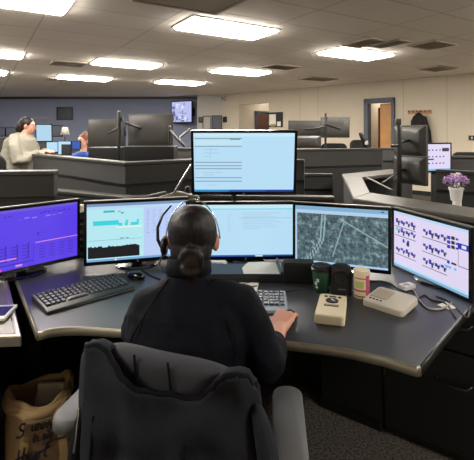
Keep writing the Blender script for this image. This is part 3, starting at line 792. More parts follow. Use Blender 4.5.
def pad(mb, w, d, h, r, m, n=5, taper=.94, T=None):    # rounded-corner slab
    def ring(k, z):
        out = []
        for cx_, cy_, a0 in ((w/2-r, d/2-r, 0), (-w/2+r, d/2-r, 90), (-w/2+r, -d/2+r, 180), (w/2-r, -d/2+r, 270)):
            for i in range(n+1):
                a = R(a0+90*i/n); out.append(Vector(((cx_+r*math.cos(a))*k, (cy_+r*math.sin(a))*k, z)))
        return out
    mb.rings([ring(.97,0), ring(1,.003), ring(1,h*.6), ring((1+taper)/2+.015,h*.9), ring(taper,h)], m, T); return mb
# beige handset-like device with dial
A_ = G(315,326,DZ+.02); B_ = G(342,327,DZ+.02); C_ = G(346,295,DZ+.02); D_ = G(322,293,DZ+.02)
c = (A_+B_+C_+D_)/4
t = empty('desk_speakerphone', (c.x, c.y, DZ+.001), R(-17), 'upright-lying cream device with black round dial in front of the green cup', 'speakerphone'); t.scale = (1.12,1.1,.9)
pad(MB(), .105, .21, .042, .014, M['beige']).build('case', t, smooth=False, bevel=.002)
MB().lathe([(.024,0),(.024,.003),(.02,.004),(.018,.002),(.002,.002)], M['black'], 24, c=(0,.034,.042)).build('dial', t)
MB().box((.0,.039,.047), (.008,.014,.002), M['cup_white'], rot=Rz(.4)).box((.008,.029,.047), (.006,.006,.002), M['cup_white']).build('dial_mark', t)
MB().box((0,-.012,.043), (.052,.013,.003), M['black']).build('name_strip', t)
MB().box((0,-.014,.0448), (.044,.004,.0008), M['cable_grey']).build('strip_text', t)
for x in (-.026, .026): MB().lathe([(.0065,0),(.0065,.003)], M['black'], 12, c=(x,.073,.042)).build('button', t)
MB().box((0,.075,.043), (.026,.008,.003), M['black']).build('slot', t)
# ivory box with grille
A_ = G(367,302,DZ+.03); B_ = G(402,317,DZ+.03); C_ = G(416,297,DZ+.03); D_ = G(381,285,DZ+.03); t = empty('intercom_box', (.672, 1.835, DZ+.001), R(-46), 'ivory intercom box with square grille and a row of buttons', 'intercom')
mb = MB(); pad(mb, .185, .165, .030, .02, M['beige2'])
Tt = Matrix.Rotation(R(6), 4, 'X') @ Matrix.Translation((0,0,.004))
mb.v = [Tt @ v for v in mb.v]; mb.build('case', t, bevel=.002)
mb = MB(); mb.box((-.040,.012,0.0308), (.075,.085,.002), M['beige_dark'], T=Tt)
for k in range(7): mb.box((-.040,-.02+k*.0107,0.0322), (.07,.003,.0012), M['beige2'], T=Tt)
mb.build('grille', t)
for k in range(4): MB().box((-.066+k*.016,-.050,0.0312), (.009,.006,.003), M['black'], T=Tt).build('button', t)
# black adapter tower and power strip at the gap by the purple screen
p = W(82.5, 225, 2.55)
t = empty('power_strip', (p.x, p.y, DZ), R(-8), 'upright black power strip between purple and chart monitors', 'power strip')
MB().box((0,0,.14), (.05,.04,.28), M['black']).build('housing', t, bevel=.004)
for k in range(5): MB().box((0,-.021,.05+k*.045), (.034,.004,.03), M['black_gloss']).build('socket', t, bevel=.002)
MB().box((0,-.03,.30), (.034,.04,.045), M['beige2']).build('plug', t, bevel=.004)

# flower pot
p = G(456,201,1.0)
t = empty('flower_pot', (p.x+.012, p.y+.02, 1.0), 0, 'small white pot of lilac flowers on the wide pale surround', 'potted flower')
MB().lathe([(.034,0),(.036,.004),(.046,.078),(.052,.08),(.052,.096),(.047,.096),(.044,.08)], M['white'], 28).build('pot', t)
mb = MB(); rr = random.Random(5)
for k in range(85):
    a = rr.random()*2*PI; r_ = .086*math.sqrt(rr.random()); z = .115+.085*rr.random()*(1-(r_/.1)**2)+.01
    cc = Vector((r_*math.cos(a), r_*math.sin(a), z))
    for j in range(5):
        b2 = 2*PI*j/5+rr.random(); dr = Vector((math.cos(b2), math.sin(b2), .5)).normalized(); s_ = .013
        sd = dr.cross(Vector((0,0,1))).normalized()
        mb.add([cc, cc+dr*s_*.7+sd*s_*.5, cc+dr*s_*1.4, cc+dr*s_*.7-sd*s_*.5], [(0,1,2,3)], M['lilac'] if rr.random() < .7 else M['lilac_pale'])
    mb.ball(cc, .008, M['lilac'], 6)
mb.build('petals', t, fix=False)
mb = MB()
for k in range(14):
    a = k*2.4; mb.tube([(0,0,.08), (.03*math.cos(a), .03*math.sin(a), .11), (.06*math.cos(a), .06*math.sin(a), .14)], .0015, M['leaf'], 5)
    mb.ball((.05*math.cos(a), .05*math.sin(a), .11), (.016,.008,.003), M['leaf'], 6, rot=Rz(a))
mb.build('stems', t)
p = W(453.5, 186, 3.35)
t = empty('spray_bottle', (p.x, p.y, 1.0-.0), 0, 'white spray bottle just behind the lilac flowers', 'bottle')
t.location = (W(457,0,3.3).x, 3.3, .742)
MB().lathe([(.03,.0),(.032,.01),(.032,.30),(.014,.37),(.012,.39)], M['white']).build('bottle', t, smooth=True)
MB().box((0,0,.41), (.03,.03,.04), M['white']).box((0,-.02,.43), (.018,.05,.018), M['white']).build('spray_head', t, bevel=.004)


# ------------------------------------------------------------------ figures
def head_parts(mb, c, s, yaw, m, pitch=0):
    K = Matrix.Translation(c) @ Matrix.Rotation(yaw, 4, 'Z') @ Matrix.Rotation(pitch, 4, 'X') @ Matrix.Scale(s, 4)
    b_ = lambda cc, r, n=16: mb.ball(cc, r, m, n, T=K)
    b_((0,-.008,.02), (.074,.092,.088)); b_((0,.025,-.035), (.056,.062,.07)); b_((0,.066,-.078), (.026,.022,.02), 10)
    b_((0,.07,.035), (.05,.022,.03), 10)                                    # brow
    b_((.03,.058,-.02), (.026,.028,.024), 10); b_((-.03,.058,-.02), (.026,.028,.024), 10)
    mb.tube([(0,.088,.02), (0,.102,-.004), (0,.106,-.018)], [.008,.010,.013], m, 10, T=K)
    for sx in (-1, 1):
        mb.ball((sx*.078,-.005,-.005), (.010,.019,.031), m, 12, T=K, rot=Rz(sx*-.35)); mb.ball((sx*.076,.0,-.03), (.007,.01,.01), m, 8, T=K)
        mb.ball((sx*.028,.082,.012), (.015,.008,.009), m, 8, T=K)
    mb.ball((0,.088,-.05), (.022,.010,.011), m, 8, T=K)
    return K
def face(parent, K, T):
    for sx in (-1, 1):
        e_ = MB().ball((sx*.028,.085,.012), (.012,.008,.0075), M['eye'], 12, T=T @ K).build('eye', parent, smooth=True)
        MB().ball((sx*.028,.0915,.012), (.0055,.003,.0055), M['iris'], 10, T=T @ K).build('iris', e_, smooth=True)
        MB().tube([(sx*.012,.096,.034), (sx*.03,.097,.039), (sx*.046,.088,.033)], .0035, M['hair'], 6, T=T @ K).build('eyebrow', parent, smooth=True)
    MB().tube([(-.022,.094,-.049), (-.008,.100,-.046), (.008,.100,-.046), (.022,.094,-.049)], .0045, M['lip'], 8, T=T @ K).build('mouth', parent, smooth=True)
def hand_parts(mb, wrist, tip, nrm, m, side, curl=.5, s=1):   # wrist -> knuckle direction, nrm = back of the hand, side = thumb side (+1/-1)
    f = (tip-wrist).normalized(); n = (nrm-f*nrm.dot(f)).normalized(); x = f.cross(n)*side     # x points towards the thumb
    L = lambda a, b_, c_: wrist+x*a*s+f*b_*s+n*c_*s
    rs = []
    for b_, wd, th, cc in ((-.01,.026,.019,0), (.02,.032,.018,.002), (.055,.039,.016,.004), (.085,.040,.013,.004), (.095,.036,.010,.002)):
        rs.append([L(wd*math.cos(2*PI*j/16), b_, cc+th*math.sin(2*PI*j/16)) for j in range(16)])
    mb.rings(rs, m)
    for k, (off, l, sp) in enumerate(((.029,.066,.10), (.010,.076,.02), (-.010,.070,-.06), (-.028,.054,-.16))):
        a = 0; p = Vector((off, .082, .004)); pts = [p.copy()]
        for seg, bend in ((.46, .25), (.30, .55), (.24, .45)):
            a += bend*curl*2
            p = p+Vector((math.sin(sp)*math.cos(a), math.cos(sp)*math.cos(a), -math.sin(a)))*l*seg*1.05; pts.append(p.copy())
        mb.tube([L(*q) for q in pts], [.0095*s, .0088*s, .0082*s, .0072*s], m, 10)
    pts = [(.022,.018,-.004), (.043,.045,-.010), (.052,.072,-.016), (.050,.094,-.020)]
    mb.tube([L(*q) for q in pts], [.013*s, .0115*s, .010*s, .0085*s], m, 10)
def torso(mb, rows, m, n=28, ex=.85):
    rs = []
    for c, rx, ry in rows:
        rs.append([Vector(c)+Vector((rx*math.copysign(abs(math.cos(2*PI*j/n))**ex, math.cos(2*PI*j/n)), ry*math.copysign(abs(math.sin(2*PI*j/n))**ex, math.sin(2*PI*j/n)), 0)) for j in range(n)])
    mb.rings(rs, m)

# ---- the dispatcher
t = empty('person', (-.157, 1.3, 0), 0, 'seated person in navy shirt with dark tied hair and a headset, hand on a mouse', 'person'); T = inv(t)
HC = Vector((-.150, 1.44, 1.130))
SL, SR = Vector((-.290,1.335,.945)), Vector((.015,1.335,.965))
EL, ER = Vector((-.290,1.38,.765)), Vector((.095,1.30,.765))
WL, WR = Vector((-.20,1.63,.790)), Vector((.155,1.525,.785))
TL, TR = Vector((-.13,1.74,.79)), Vector((.222,1.715,.79))
mb = MB(); sk = M['skin']
torso(mb, [((-.157,1.28,.50),.16,.11), ((-.157,1.28,.62),.14,.095), ((-.157,1.29,.78),.14,.09), ((-.157,1.31,.90),.16,.09), ((-.157,1.33,.97),.15,.075), ((-.157,1.35,1.01),.08,.055)], sk)
mb.tube([(-.157,1.355,.98), (-.158,1.39,1.06), (-.159,1.42,1.12)], [.056,.05,.05], sk, 16)
KH = head_parts(mb, HC, 1.02, R(-3), sk, R(-4))
for S_, E_, W_, T_ in ((SL,EL,WL,TL), (SR,ER,WR,TR)):
    mb.tube([S_, E_, E_.lerp(W_,.35), W_], [.045,.036,.036,.025], sk, 12)
hand_parts(mb, WR, TR+Vector((0,0,.012)), Vector((0,-.12,1)), sk, -1, .36, 1.08)
hand_parts(mb, WL, TL, Vector((0,0,1)), sk, 1, .35, 1.0)
for sx in (-1, 1):
    mb.tube([(-.157+sx*.09,1.3,.53), (-.157+sx*.13,1.70,.50), (-.157+sx*.13,1.76,.28), (-.157+sx*.13,1.74,.10)], [.07,.055,.045,.035], sk, 12)
    mb.tube([(-.157+sx*.13,1.74,.07), (-.157+sx*.14,1.90,.04)], [.035,.028], sk, 10)
mb.v = [T @ v for v in mb.v]
remesh(mb.build('body', t), .0055, 2)
face(t, KH, T)
# navy shirt
mb = MB(); nv = M['navy']
torso(mb, [((-.157,1.27,.50),.185,.135), ((-.157,1.275,.60),.175,.128), ((-.157,1.29,.75),.172,.125), ((-.157,1.31,.88),.190,.125), ((-.157,1.33,.945),.180,.108), ((-.157,1.343,.985),.140,.085), ((-.157,1.355,1.02),.085,.066), ((-.157,1.36,1.035),.068,.06)], nv, 32)
mb.tube([(-.157,1.357,1.0), (-.158,1.372,1.055)], [.073,.064], nv, 20)
mb.tube([SL+Vector((.07,0,.01)), SL+Vector((.015,0,-.01)), (-.307,1.345,.87), EL, EL.lerp(WL,.5), EL.lerp(WL,.9)], [.066,.070,.066,.056,.048,.036], nv, 16)
mb.tube([SR+Vector((-.07,0,.01)), SR+Vector((-.01,0,-.01)), (.052,1.325,.87), ER+Vector((0,0,.01)), ER.lerp(WR,.38), ER.lerp(WR,.54)], [.062,.067,.066,.061,.052,.043], nv, 16)
mb.v = [T @ v for v in mb.v]
o = remesh(mb.build('shirt', t), .007, 3)
tx = bpy.data.textures.new('folds', 'CLOUDS'); tx.noise_scale = .09; tx.noise_depth = 2
dm = o.modifiers.new('Folds', 'DISPLACE'); dm.texture = tx; dm.strength = .018; dm.mid_level = .5
for sx in (-1, 1):
    MB().tube([(-.157+sx*.060,1.322,1.035), (-.157+sx*.105,1.262,.978), (-.157+sx*.148,1.222,.905), (-.157+sx*.165,1.214,.84)], .0025, M['navy_seam'], 6, T=T).build('shoulder_seam', o, smooth=True)
n = 28
rs = []
for r_, z, dy in ((.070,1.035,0), (.076,1.045,-.002), (.071,1.082,.01), (.064,1.086,.012), (.062,1.05,.008)):
    rs.append([T @ Vector((-.158+r_*math.cos(2*PI*j/n), 1.368+dy+r_*math.sin(2*PI*j/n), z+.012*(1 if math.sin(2*PI*j/n) < 0 else -1)*abs(math.sin(2*PI*j/n)))) for j in range(n)])
MB().rings(rs, nv, cap=False).build('collar', o, smooth=True)
# jeans
mb = MB()
torso(mb, [((-.157,1.27,.455),.185,.14), ((-.157,1.27,.50),.195,.15), ((-.157,1.28,.56),.18,.135), ((-.157,1.28,.60),.168,.12)], M['jeans'])
for sx in (-1, 1):
    mb.tube([(-.157+sx*.095,1.28,.545), (-.157+sx*.115,1.50,.545), (-.157+sx*.13,1.72,.53), (-.157+sx*.135,1.775,.46), (-.157+sx*.13,1.77,.28), (-.157+sx*.13,1.75,.10)], [.098,.09,.075,.07,.06,.055], M['jeans'], 16)
mb.v = [T @ v for v in mb.v]
remesh(mb.build('jeans', t), .010, 2)
for sx in (-1, 1):
    mb = MB(); mb.tube([(-.157+sx*.13,1.72,.045), (-.157+sx*.135,1.82,.040), (-.157+sx*.14,1.93,.032)], [.044,.042,.034], M['shoe'], 14, T=T); mb.build('shoe', t, smooth=True)
# hair: cap, swept back to a low knot
mb = MB(); H = M['hair']; K = KH
mb.ball((0,-.020,.030), (.082,.094,.092), H, 20, T=K); mb.ball((0,-.045,-.022), (.070,.066,.07), H, 16, T=K)
mb.ball((.060,-.012,.02), (.022,.05,.05), H, 12, T=K); mb.ball((-.060,-.012,.02), (.022,.05,.05), H, 12, T=K)
mb.ball((.012,-.108,-.045), (.037,.034,.044), H, 16, T=K)
for k in range(5):
    a = k*1.25
    mb.tube([(.012+.027*math.cos(a+j*.5), -.118-.010*math.sin(a*2), -.045+.034*math.sin(a+j*.5)) for j in range(4)], [.014,.018,.016,.012], H, 8, T=K)
mb.tube([(.012,-.105,-.09), (.018,-.10,-.13), (.014,-.092,-.150)], [.030,.020,.008], H, 10, T=K)
mb.tube([(-.012,-.095,-.09), (-.02,-.09,-.12)], [.022,.010], H, 10, T=K)
mb.ball((0,-.062,.045), (.060,.056,.062), H, 16, T=K)
mb.v = [T @ v for v in mb.v]
hair = remesh(mb.build('hair', t), .0045, 6)
# headset (worn, its own thing)
hs = empty('headset', (HC.x, HC.y, HC.z-.1), 0, 'black headset with thin silver band and microphone worn over dark hair', 'headset'); TH = inv(hs)
KB = TH @ KH
arc = [(.092*math.sin(R(a)), -.012, -.012+.147*math.cos(R(a))) for a in range(-86, 87, 8)]
MB().tube(arc, .0022, M['chrome'], 8, T=KB).build('band', hs, smooth=True)
arc = [(-.103-.012*math.sin(R(q*20)), -.012, -.02+.085*q/9) for q in range(0, 8)]
MB().tube([(-.100,-.010,-.035), (-.118,-.012,.0), (-.120,-.010,.04), (-.104,-.006,.082), (-.078,0,.112)], [.006,.0055,.005,.004,.003], M['black_gloss'], 8, T=KB).build('band_arm', hs, smooth=True)
for sx in (-1,):
    e_ = MB().lathe([(.018,0),(.031,.002),(.033,.009),(.028,.018),(.010,.021)], M['black'], 20, T=KB @ Matrix.Translation((sx*.088,.0,-.02)) @ Matrix.Rotation(R(90)*sx, 4, 'Y') @ Matrix.Scale(.8 if sx > 0 else 1, 4)).build('ear_cup', hs, smooth=True)
MB().tube([(-.104,.0,-.03), (-.110,.02,-.055), (-.094,.06,-.075), (-.06,.09,-.078)], [.004,.0035,.003,.003], M['black_gloss'], 8, T=KB).ball((-.055,.094,-.078), (.011,.008,.008), M['black'], 10, T=KB).build('microphone', hs, smooth=True)
MB().tube([(-.10,-.01,-.045), (-.108,-.03,-.075), (-.09,-.05,-.095), (-.065,-.06,-.10)], .003, M['black'], 8, T=KB).build('lead', hs, smooth=True)

# ------------------------------------------------------------------ office chair of the dispatcher
CH = (-.15, 1.22, 0); CY = R(-9)
t = empty('office_chair', CH, CY, 'wide grey office chair with pale armrests under the dispatcher', 'chair')
def back_pt(s_, v_, off=0):       # s in -1..1 across, v 0..1 up; backrest front face, curved
    w_ = .222*(1-.10*v_**2)
    zz = .50+.475*v_
    drop = 0
    return Vector((s_*w_, -.165-.03*v_+.055*s_*s_*-.0+.045*(s_*s_)+off, zz))
mb = MB(); nU, nV = 24, 16
def outl(s_, v_, off):
    z_hi = 1-.10*abs(s_)**3.2-.055*max(0, s_+.6)
    return back_pt(s_, v_*z_hi, off)
fr_ = [[outl(-1+2*i/nU, j/nV, .025*(1-abs(-1+2*i/nU)**4)) for j in range(nV+1)] for i in range(nU+1)]
bk_ = [[outl(-1+2*i/nU, j/nV, -.035*(1-abs(-1+2*i/nU)**4)-.004) for j in range(nV+1)] for i in range(nU+1)]
vs = [p for r in fr_ for p in r]+[p for r in bk_ for p in r]; N = (nU+1)*(nV+1); fs = []
for i in range(nU):
    for j in range(nV):
        a_ = i*(nV+1)+j; fs.append((a_, a_+1, a_+nV+2, a_+nV+1)); fs.append((N+a_, N+a_+nV+1, N+a_+nV+2, N+a_+1))
for j in range(nV):
    fs.append((j, N+j, N+j+1, j+1)); a_ = nU*(nV+1)+j; fs.append((a_, a_+1, N+a_+1, N+a_))
for i in range(nU):
    a_ = i*(nV+1); fs.append((a_, a_+nV+1, N+a_+nV+1, N+a_)); a_ += nV; fs.append((a_, N+a_, N+a_+nV+1, a_+nV+1))
mb.add(vs, fs, M['seat_grey'])
o = mb.build('backrest', t, smooth=True); ss = o.modifiers.new('S', 'SUBSURF'); ss.levels = ss.render_levels = 1
mb = MB()
for s_ in (-.30, .12): mb.tube([outl(s_+.10*(1-k/8), .45+.55*k/8, -.041) for k in range(9)], .003, M['jacket_rim'], 6)
mb.build('seams', o, smooth=True)
pad(MB(), .52, .50, .09, .09, M['seat_grey'], taper=.9, T=Matrix.Translation((0,.06,.375))).build('seat', t, bevel=.004)
MB().box((0,0,.355), (.22,.24,.04), M['black']).tube([(0,0,.35),(0,0,.12)], .03, M['black']).build('column', t)
mb = MB()
for k in range(5):
    a = R(72*k+20); mb.tube([(0,0,.12), (.30*math.cos(a), .30*math.sin(a), .075)], [.03,.018], M['black'])
mb.build('star_base', t, smooth=True)
for k in range(5):
    a = R(72*k+20); MB().lathe([(.0,-.02),(.028,-.02),(.03,-.01),(.03,.01),(.028,.02),(.0,.02)], M['black'], 16, T=Matrix.Translation((.31*math.cos(a), .31*math.sin(a), .031)) @ Matrix.Rotation(R(90),4,'X')).tube([(.31*math.cos(a), .31*math.sin(a), .035), (.30*math.cos(a), .30*math.sin(a), .075)], .008, M['black'], 8).build('caster', t)
MB().box((0,-.19,.46), (.09,.03,.26), M['black']).box((0,-.1,.35), (.09,.2,.03), M['black']).build('back_bracket', t, bevel=.006)
for sx in (-1, 1):
    MB().tube([(sx*.22,.03,.37), (sx*.292,.03,.39), (sx*.297,.02,.55), (sx*.297,.0,.655)], .017, M['black']).build('arm_post', t, smooth=True)
    Ta = Matrix.Translation((sx*.300-(.018 if sx < 0 else 0), -.005 if sx > 0 else .04, .655)) @ Matrix.Rotation(R(4)*sx, 4, 'Z')
    mb = MB(); pad(mb, .092, .36 if sx > 0 else .30, .036, .044, M['arm_grey'], n=8, T=Ta, taper=.90); mb.build('armrest', t, smooth=True)

# dark jacket hung over the backrest
J = empty('jacket', CH, CY, 'dark fleece jacket draped over the back of the grey office chair', 'jacket')
prof = [(-.250,.87),(-.238,.93),(-.21,.966),(-.174,.978),(-.144,.970),(-.115,.950),(-.08,.928),(-.03,.905),(.02,.888),(.07,.878),(.11,.884),(.14,.908),(.162,.938),(.18,.953),(.203,.953),(.222,.935),(.238,.89),(.25,.84)]
def ptop(x):
    if x <= prof[0][0]: return prof[0][1]
    for (a, za), (b_, zb) in zip(prof, prof[1:]):
        if a <= x <= b_:
            k = (x-a)/(b_-a); k = k*k*(3-2*k); return za+(zb-za)*k
    return prof[-1][1]
def jk(u, v):
    s_ = -1+2*u; x = .250*s_
    zt = ptop(x); z = zt-(zt-.33)*v
    x2 = x*(1+.10*v*(1 if s_ < 0 else 1.35))+.015*v
    fold = .010*math.sin(x*55+2*math.sin(v*5))*min(1, v*2.2)+.006*math.sin(x*24-v*9)
    y = -.165-.03*max(0, (z-.5)/.475)+.045*s_*s_*(1-.5*v)-.062-.02*math.sin(PI*min(1, v*1.4))*(1-s_*s_)+fold*.9+.05*max(0, abs(s_)-.82)/.18
    y -= .012*noise.noise(Vector((x*9, 0, z*9)))*3
    return Vector((x2*.93, y, z))
mb = MB(); mb.grid(jk, 56, 40, M['jacket']); o = mb.build('shell', J, smooth=True, fix=False)
so = o.modifiers.new('Sol', 'SOLIDIFY'); so.thickness = .010; so.offset = 0
mb = MB()
mb.tube([jk(i/56, .0)+Vector((0,.002,0)) for i in range(2, 55)], .0075, M['jacket_rim'], 8); mb.build('collar_edge', J, smooth=True)
# shoulders of the jacket folding over the top of the backrest
for x0, x1 in ((-.245,-.135), (.158,.240)):
    mb = MB()
    def sh(u, v, x0=x0, x1=x1):
        x = x0+(x1-x0)*u; a = jk((x/.25+1)/2, 0); k = v*PI*.5
        return Vector((a.x, a.y+.11*v, a.z+.012*math.sin(v*PI)-.10*v*v))
    mb.grid(sh, 12, 8, M['jacket']); o = mb.build('shoulder', J, smooth=True, fix=False)
    so = o.modifiers.new('Sol', 'SOLIDIFY'); so.thickness = .008
mb = MB()
for u0, v0, v1 in ((.64,.18,1), (.16,.25,1)):
    mb.tube([jk(u0+.05*(k/10)-.03*math.sin(k/3), v0+(v1-v0)*k/10)+Vector((0,-.005,0)) for k in range(11)], .003, M['jacket_rim'], 6)
mb.build('seam', J, smooth=True)
# sleeve hanging at each side
for sx, xx in ((-1,-.226), (1,.262)):
    zt = .84 if sx < 0 else .86
    mb = MB(); pts = [(xx*.86,-.19,zt), (xx*.98,-.185,zt-.12), (xx*1.04,-.18,zt-.28), (xx*1.06,-.17,.36)]
    rs = []
    for (x, y, z), r_ in zip(pts, (.022,.034,.038,.034)):
        rs.append([Vector((x+r_*.8*math.cos(2*PI*j/18)*(1+.12*math.sin(3*j)), y+r_*1.25*math.sin(2*PI*j/18), z)) for j in range(18)])
    mb.rings(rs, M['jacket_rim'] if sx < 0 else M['jacket']); o = mb.build('sleeve', J, smooth=True); ss = o.modifiers.new('S', 'SUBSURF'); ss.levels = ss.render_levels = 1
MB().tube([(-.206,-.225,.82), (-.209,-.232,.76), (-.213,-.236,.72)], .003, M['chrome'], 6).build('zip', J, smooth=True)

# ------------------------------------------------------------------ canvas bag on the floor
bc = Vector((-.862, 1.83, 0))
t = empty('tote_bag', tuple(bc), R(26), 'tan canvas bag with black handwritten lettering standing on the carpet', 'bag')
def bag_ring(z, k, wob=0, n=40, dz=0):
    out = []
    for j in range(n):
        a = 2*PI*j/n; cx_, sy = math.cos(a), math.sin(a)
        r_ = 1+wob*math.sin(3*a+z*20)+wob*.6*math.sin(7*a)
        out.append(Vector((.130*k*r_*math.copysign(abs(cx_)**.75, cx_), .115*k*r_*math.copysign(abs(sy)**.75, sy), z+dz*math.sin(2*a+1)+dz*.6*math.sin(5*a))))
    return out
mb = MB()
mb.rings([bag_ring(.0,.9), bag_ring(.02,.98), bag_ring(.12,1.04,.02), bag_ring(.22,1.0,.03), bag_ring(.29,.93,.03,dz=.004)], M['kraft'])
mb.f.pop(); mb.m.pop()
mb.build('bag_body', t, smooth=True, fix=False)
mb = MB(); mb.rings([bag_ring(.30,.90,.03,dz=.004), bag_ring(.2,.93,.03), bag_ring(.10,.9)], M['kraft_in']); mb.f.pop(0) if False else None
mb.f = mb.f[:-2]+[mb.f[-1]]; mb.m = mb.m[:len(mb.f)]
mb.build('lining', t, smooth=True, fix=False)
mb = MB()
for k, (z, kk, dz, r_) in enumerate(((.305,.93,.012,.016), (.318,.89,.014,.012), (.290,.97,.01,.013))):
    ring = bag_ring(z, kk, .045, 40, dz); ring.append(ring[0]); ring.append(ring[1])
    mb.tube(ring, [r_*(1+.3*math.sin(i*.9+k)) for i in range(len(ring))], M['kraft'], 8, ends=False)
mb.build('rolled_rim', t, smooth=True)
mb = MB()
for sx in (-1, 1):
    pts = [(sx*.06,-.115,.29), (sx*.080,-.130,.22), (sx*.090,-.135,.14), (sx*.075,-.133,.06)] if sx > 0 else [(sx*.05,-.118,.29), (sx*.060,-.133,.2), (sx*.065,-.135,.1), (sx*.08,-.128,.03)]
    rs = [[Vector((x-.016, y, z)), Vector((x+.016, y, z)), Vector((x+.016, y-.005, z)), Vector((x-.016, y-.005, z))] for x, y, z in pts]
    mb.rings(rs, M['kraft'])
mb.build('handle_strap', t, bevel=.001)
# handwriting as brush strokes
def stroke_word(mb, word, x, z, h, y, sl=.25):
    G_ = {'S': [[(.6,.95),(.3,1),(.1,.8),(.3,.55),(.6,.4),(.6,.1),(.3,0),(0,.1)]],
          'u': [[(0,.55),(0,.15),(.15,0),(.35,.1),(.45,.55)],[(.45,.55),(.45,.1),(.6,0)]],
          'n': [[(0,.55),(.02,0)],[(.02,.35),(.2,.55),(.4,.45),(.42,.05),(.6,0)]],
          'y': [[(0,.55),(.05,.2),(.25,.12),(.42,.3),(.48,.55)],[(.48,.55),(.4,-.2),(.2,-.45),(0,-.35)]],
          'm': [[(0,.55),(.02,0)],[(.02,.35),(.15,.55),(.28,.4),(.29,0)],[(.29,.35),(.45,.55),(.58,.4),(.6,0),(.75,.02)]],
          'i': [[(.1,.55),(.1,.1),(.25,0)],[(.12,.8),(.13,.84)]],
          'H': [[(0,1.1),(.05,-.1)],[(.55,1.15),(.55,-.1)],[(-.15,.45),(.4,.52),(.8,.6)]],
          'e': [[(0,.28),(.4,.33),(.3,.58),(.08,.45),(.02,.15),(.2,0),(.5,.12)]],
          'a': [[(.42,.5),(.15,.5),(0,.22),(.15,0),(.38,.15),(.45,.5)],[(.45,.5),(.43,.05),(.6,0)]],
          'r': [[(.05,.55),(.07,0)],[(.07,.35),(.2,.55),(.42,.5)]],
          't': [[(.2,1.0),(.18,.1),(.4,0)],[(-.1,.62),(.55,.7)]]}
    for ch in word:
        if ch == ' ': x += h*.35; continue
        wd = 0
        for st in G_[ch]:
            mb.tube([(x+(px_+pz*sl)*h*.8, y, z+pz*h) for px_, pz in st], h*.095, M['ink'], 6); wd = max(wd, max(p_[0] for p_ in st))
        x += (wd+.12)*h*.8
mb = MB()
stroke_word(mb, 'S', -.085, .240, .044, -.140); stroke_word(mb, 'unny', -.032, .247, .036, -.135)
mb.build('first_line', t, smooth=True)
mb = MB(); stroke_word(mb, 'in my', -.030, .208, .032, -.136); mb.tube([(.01,-.137,.194),(.05,-.138,.198),(.095,-.136,.197)], .003, M['ink'], 6); mb.build('second_line', t, smooth=True)
mb = MB(); stroke_word(mb, 'Heart', -.085, .152, .042, -.145); mb.build('third_line', t, smooth=True)
MB().box((.02,-.131,.18), (.16,.004,.19), M['bag_front']).build('front_pocket', t, bevel=.002)
o = MB().box((0,0,.15), (.12,.03,.18), M['grey_paper'], rot=Ry(.08)).build('paper_packet', bevel=.008); o.location = bc+Vector((.02,.02,.13)); o.rotation_euler = (R(-14), 0, R(8))
tag(o, 'grey paper packet sticking out of the canvas bag', 'paper')

t.scale = (1,1,1.17)
# ------------------------------------------------------------------ standing woman in cardigan
P0 = Vector((-2.70, 5.2, 0))
t = empty('person', tuple(P0), 0, 'standing person in pale cardigan with dark hair leaning on a partition', 'person'); T = Matrix.Identity(4)
mb = MB()
HW = Vector((.10,0,1.575))
torso(mb, [((0,0,.80),.15,.15), ((0,0,1.0),.14,.14), ((.0,0,1.25),.14,.15), ((.02,0,1.40),.11,.16), ((.05,0,1.46),.07,.08)], M['skin'])
mb.tube([(.04,0,1.36),(.085,0,1.51)], [.055,.05], M['skin'], 14)
KW = head_parts(mb, HW, .88, R(-80), M['skin'], R(-12))
for sy in (-1, 1):
    mb.tube([(.03,sy*.19,1.35), (.10,sy*.20,1.12), (.26,sy*.10,1.24)], [.05,.045,.03], M['skin'], 12)
    hand_parts(mb, Vector((.26,sy*.10,1.255)), Vector((.36,sy*.05,1.262)), Vector((0,0,1)), M['skin'], -sy, .3)
    mb.tube([(0,sy*.09,.85), (.0,sy*.1,.45), (0,sy*.1,.1)], [.085,.06,.04], M['skin'], 12); mb.tube([(0,sy*.1,.05),(.14,sy*.1,.04)], [.035,.028], M['skin'])
remesh(mb.build('body', t), .008, 2); face(t, KW, T)
mb = MB()
torso(mb, [((-.02,0,.62),.20,.22), ((-.02,0,.80),.21,.22), ((-.01,0,1.0),.19,.21), ((-.0,0,1.25),.19,.21), ((.015,0,1.405),.155,.20), ((.03,0,1.47),.09,.11), ((.04,0,1.495),.06,.07)], M['cardigan'])
for sy in (-1, 1): mb.tube([(.02,sy*.17,1.42), (.05,sy*.23,1.33), (.10,sy*.235,1.16), (.18,sy*.17,1.17), (.26,sy*.11,1.25)], [.07,.075,.075,.062,.045], M['cardigan'], 14)
o = remesh(mb.build('cardigan', t), .012, 3); dm = o.modifiers.new('Folds', 'DISPLACE'); dm.texture = tx; dm.strength = .03; dm.mid_level = .5
mb = MB()
for sy in (-1, 1): mb.tube([(0,sy*.1,.88), (.0,sy*.1,.45), (0,sy*.1,.10)], [.11,.085,.07], M['trouser'], 14)
mb.build('trousers', t, smooth=True)
for sy in (-1, 1): MB().tube([(-.03,sy*.1,.045),(.16,sy*.1,.035)], [.045,.035], M['shoe']).build('shoe', t, smooth=True)
mb = MB(); K = KW
mb.ball((0,-.022,.034), (.084,.094,.092), M['hair'], 18, T=K); mb.ball((0,-.06,-.02), (.07,.06,.08), M['hair'], 14, T=K); mb.tube([(0,-.10,.0),(0,-.115,-.06),(0,-.09,-.13)], [.045,.045,.03], M['hair'], 10, T=K)
remesh(mb.build('hair', t), .008, 1)

